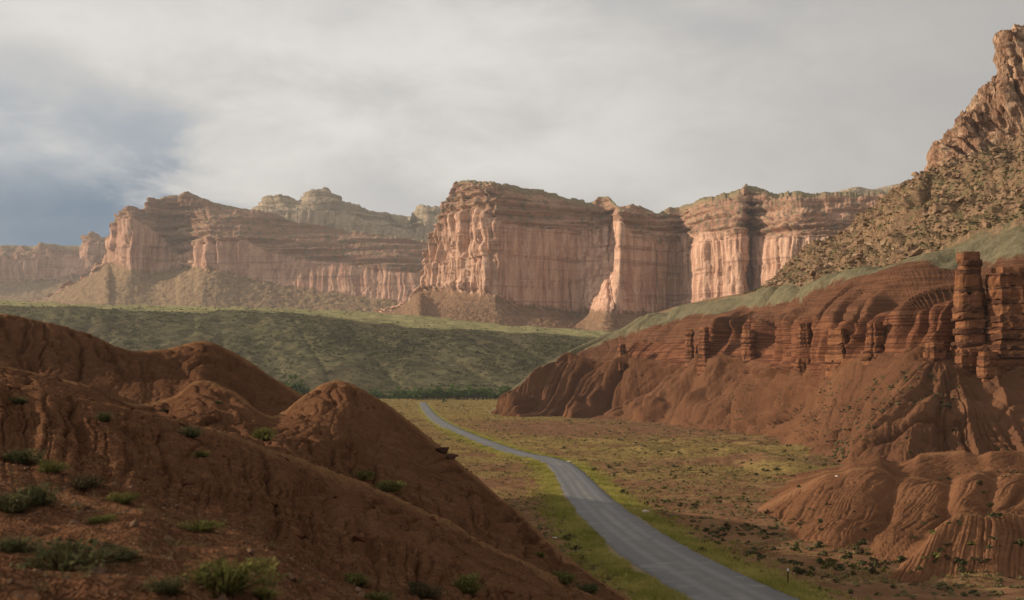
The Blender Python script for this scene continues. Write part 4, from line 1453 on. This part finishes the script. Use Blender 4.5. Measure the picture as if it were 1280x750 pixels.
# cottonwoods by the creek
TREE = []
for k in range(4):
    V, F, T = crown_mesh('x', 260, .52, .42, .085, None, 970 + k, 9, .16, .25)
    cm = data_mesh('crown', V, F, M_cotton, T)
    tv2, tf2 = stems_mesh(6, .6, .22, .03, 980 + k)
    TREE.append((cm, data_mesh('trunk', tv2, tf2, M_twig)))


def tree(x, y, h, label, group, w=1.0):
    t = bpy.data.objects.new('cottonwood_tree', None)
    S.collection.objects.link(t)
    t.location = (x, y, float(ground_z(np.array(x), np.array(y))) - .1)
    t.scale = (h * w, h * w, h)
    t.rotation_euler = (0, 0, random.uniform(0, 6.28))
    for nme, me in zip(('crown', 'trunk'), random.choice(TREE)):
        o = bpy.data.objects.new(nme, me)
        S.collection.objects.link(o)
        o.parent = t
    tag(t, label, 'tree', group)


for i in range(46):
    px = 440 + 200 * (i + random.random()) / 46
    D = random.uniform(1500, 1580)
    p = at(px, 480, D)
    tree(float(p[0]), D, random.uniform(9, 17) * (1 if px > 490 else .7), ('low green cottonwood at the left end of the row, beside the second clay knob' if px < 500 else 'dark green cottonwood in the middle of the row beyond the end of the road' if px < 575 else 'green cottonwood at the right end of the row, nearest the red slope'), 'cottonwoods along the creek', random.uniform(1.0, 1.5))
for px, h, lab in ((352, 16, 'dark cottonwood behind the clay knob, leftmost of its clump'), (367, 21, 'tallest dark cottonwood behind the clay knob'),
                   (382, 16, 'dark cottonwood behind the clay knob, rightmost of its clump')):
    p = at(px, 488, 1530)
    tree(float(p[0]), 1530, h * 1.55, lab, 'cottonwoods along the creek', .9)
p = at(555, 500, 1330)
tree(float(p[0]), 1330, 6, 'lone small tree out on the yellow grass beyond the road end', None, 1.0)


# road furniture and stray stones
def delineator(px, base, top, label):
    loc, nor, nm = hit(px, base)
    H = (base - top) / FPX * loc.y
    t = bpy.data.objects.new('delineator_post', None)
    S.collection.objects.link(t)
    t.location = loc
    tag(t, label, 'marker post')
    def box(n, sx, sy, z0, z1, mat, y=0.0):
        bm = bmesh.new()
        bmesh.ops.create_cube(bm, size=1)
        for v in bm.verts:
            v.co = (v.co.x * sx, v.co.y * sy + y, z0 + (v.co.z + .5) * (z1 - z0))
        bmesh.ops.bevel(bm, geom=bm.edges[:], offset=min(sx, sy) * .15, segments=1, affect='EDGES')
        me = bpy.data.meshes.new(n)
        bm.to_mesh(me)
        bm.free()
        me.materials.append(mat)
        o = bpy.data.objects.new(n, me)
        S.collection.objects.link(o)
        o.parent = t
    box('post', .11, .07, -.4, H * .86, M_post)
    box('reflector', .15, .05, H * .84, H, M_reflect, -.04)


M_post = mat_plain('rusty_post', (0.10, 0.055, 0.035), .7)
M_reflect = mat_plain('white_reflector', (0.75, 0.73, 0.68), .4)
delineator(985, 731, 711, 'thin brown marker post with a white top on the right verge of the road')
delineator(559, 534.5, 529.5, 'tiny marker post at the left edge of the far road bend')


def stone(px, py, wpx, label, mat, flat=.6):
    loc, nor, nm = hit(px, py)
    if loc is None:
        return
    me = bm_v[random.randrange(6)].copy()
    me.materials.clear()
    me.materials.append(mat)
    o = bpy.data.objects.new('rock', me)
    S.collection.objects.link(o)
    sc = wpx / FPX * loc.y / 2
    o.location = loc + Vector((0, 0, sc * .2))
    o.scale = (sc, sc, sc * flat)
    o.rotation_euler = (random.uniform(-.2, .2), random.uniform(-.2, .2), random.uniform(0, 6.28))
    tag(o, label, 'rock')


stone(806, 640, 11, 'pale pinkish rock on the red ground right of the road bend', M_pale, .5)
stone(694, 673, 8, 'small white rock between the clay hill and the left verge', M_pale, .4)
stone(1046, 596, 6, 'small white rock on the shoulder of the rear clay mound', M_pale, .6)
stone(712, 578, 8, 'flat pale rock beside the right edge of the road bend', M_pale, .4)
stone(551, 565, 20, 'dark rock outcrop on the right flank of the second knob, upper one', M_darkrock, .7)
stone(563, 573, 20, 'dark rock outcrop on the right flank of the second knob, lower one', M_darkrock, .7)

PL = SURF['left'].reshape(-1, 3)
pxs, pys, dd = project(PL)
okn = np.where((dd > 9) & (dd < 24) & (pxs > -60) & (pxs < 480) & (pys < 790))[0]
idx = rng.choice(okn, 2600)
mass('pebbles', PL[idx] + rng.normal(0, .05, (len(idx), 3)) * np.array([1, 1, 0]), .012 + rng.pareto(2.5, len(idx)).clip(0, 6) * .014, tv, tf, M_pebble, .3)
idx = rng.choice(okn, 300, p=None)
idx = idx[fbm(PL[idx, 0] / 3, PL[idx, 1] / 3, 0, 2, 501) > 0]
tvv, tff = blades(16, .25, 1.0, .03, 12, .4)
mass('dry_tufts', PL[idx] - np.array([0, 0, .02]), rng.uniform(.06, .2, len(idx)), tvv, tff, M_brush, .3)
okm = np.where((dd > 24) & (dd < 120) & (pxs > -60) & (pxs < 800))[0]
idx = rng.choice(okm, 2500)
mass('clods', PL[idx], .03 + rng.pareto(2.5, len(idx)).clip(0, 5) * .035, tv, tf, M_clod, .3)

def build_haze():
    bm = bmesh.new()
    bmesh.ops.create_cube(bm, size=1)
    for v in bm.verts:
        v.co = (v.co.x * 16400, v.co.y * 16400, 526 + v.co.z * 1056)
    me = bpy.data.meshes.new('haze')
    bm.to_mesh(me)
    o = bpy.data.objects.new('haze', me)
    S.collection.objects.link(o)
    m, N = new_mat('haze_air')
    v = N.n('ShaderNodeVolumePrincipled')
    v.inputs['Color'].default_value = (0.93, 0.91, 0.90, 1)
    v.inputs['Density'].default_value = 0.000033
    v.inputs['Anisotropy'].default_value = 0.2
    out = N.n('ShaderNodeOutputMaterial')
    m.node_tree.links.new(v.outputs[0], out.inputs['Volume'])
    me.materials.append(m)
    o['kind'] = 'stuff'


build_haze()
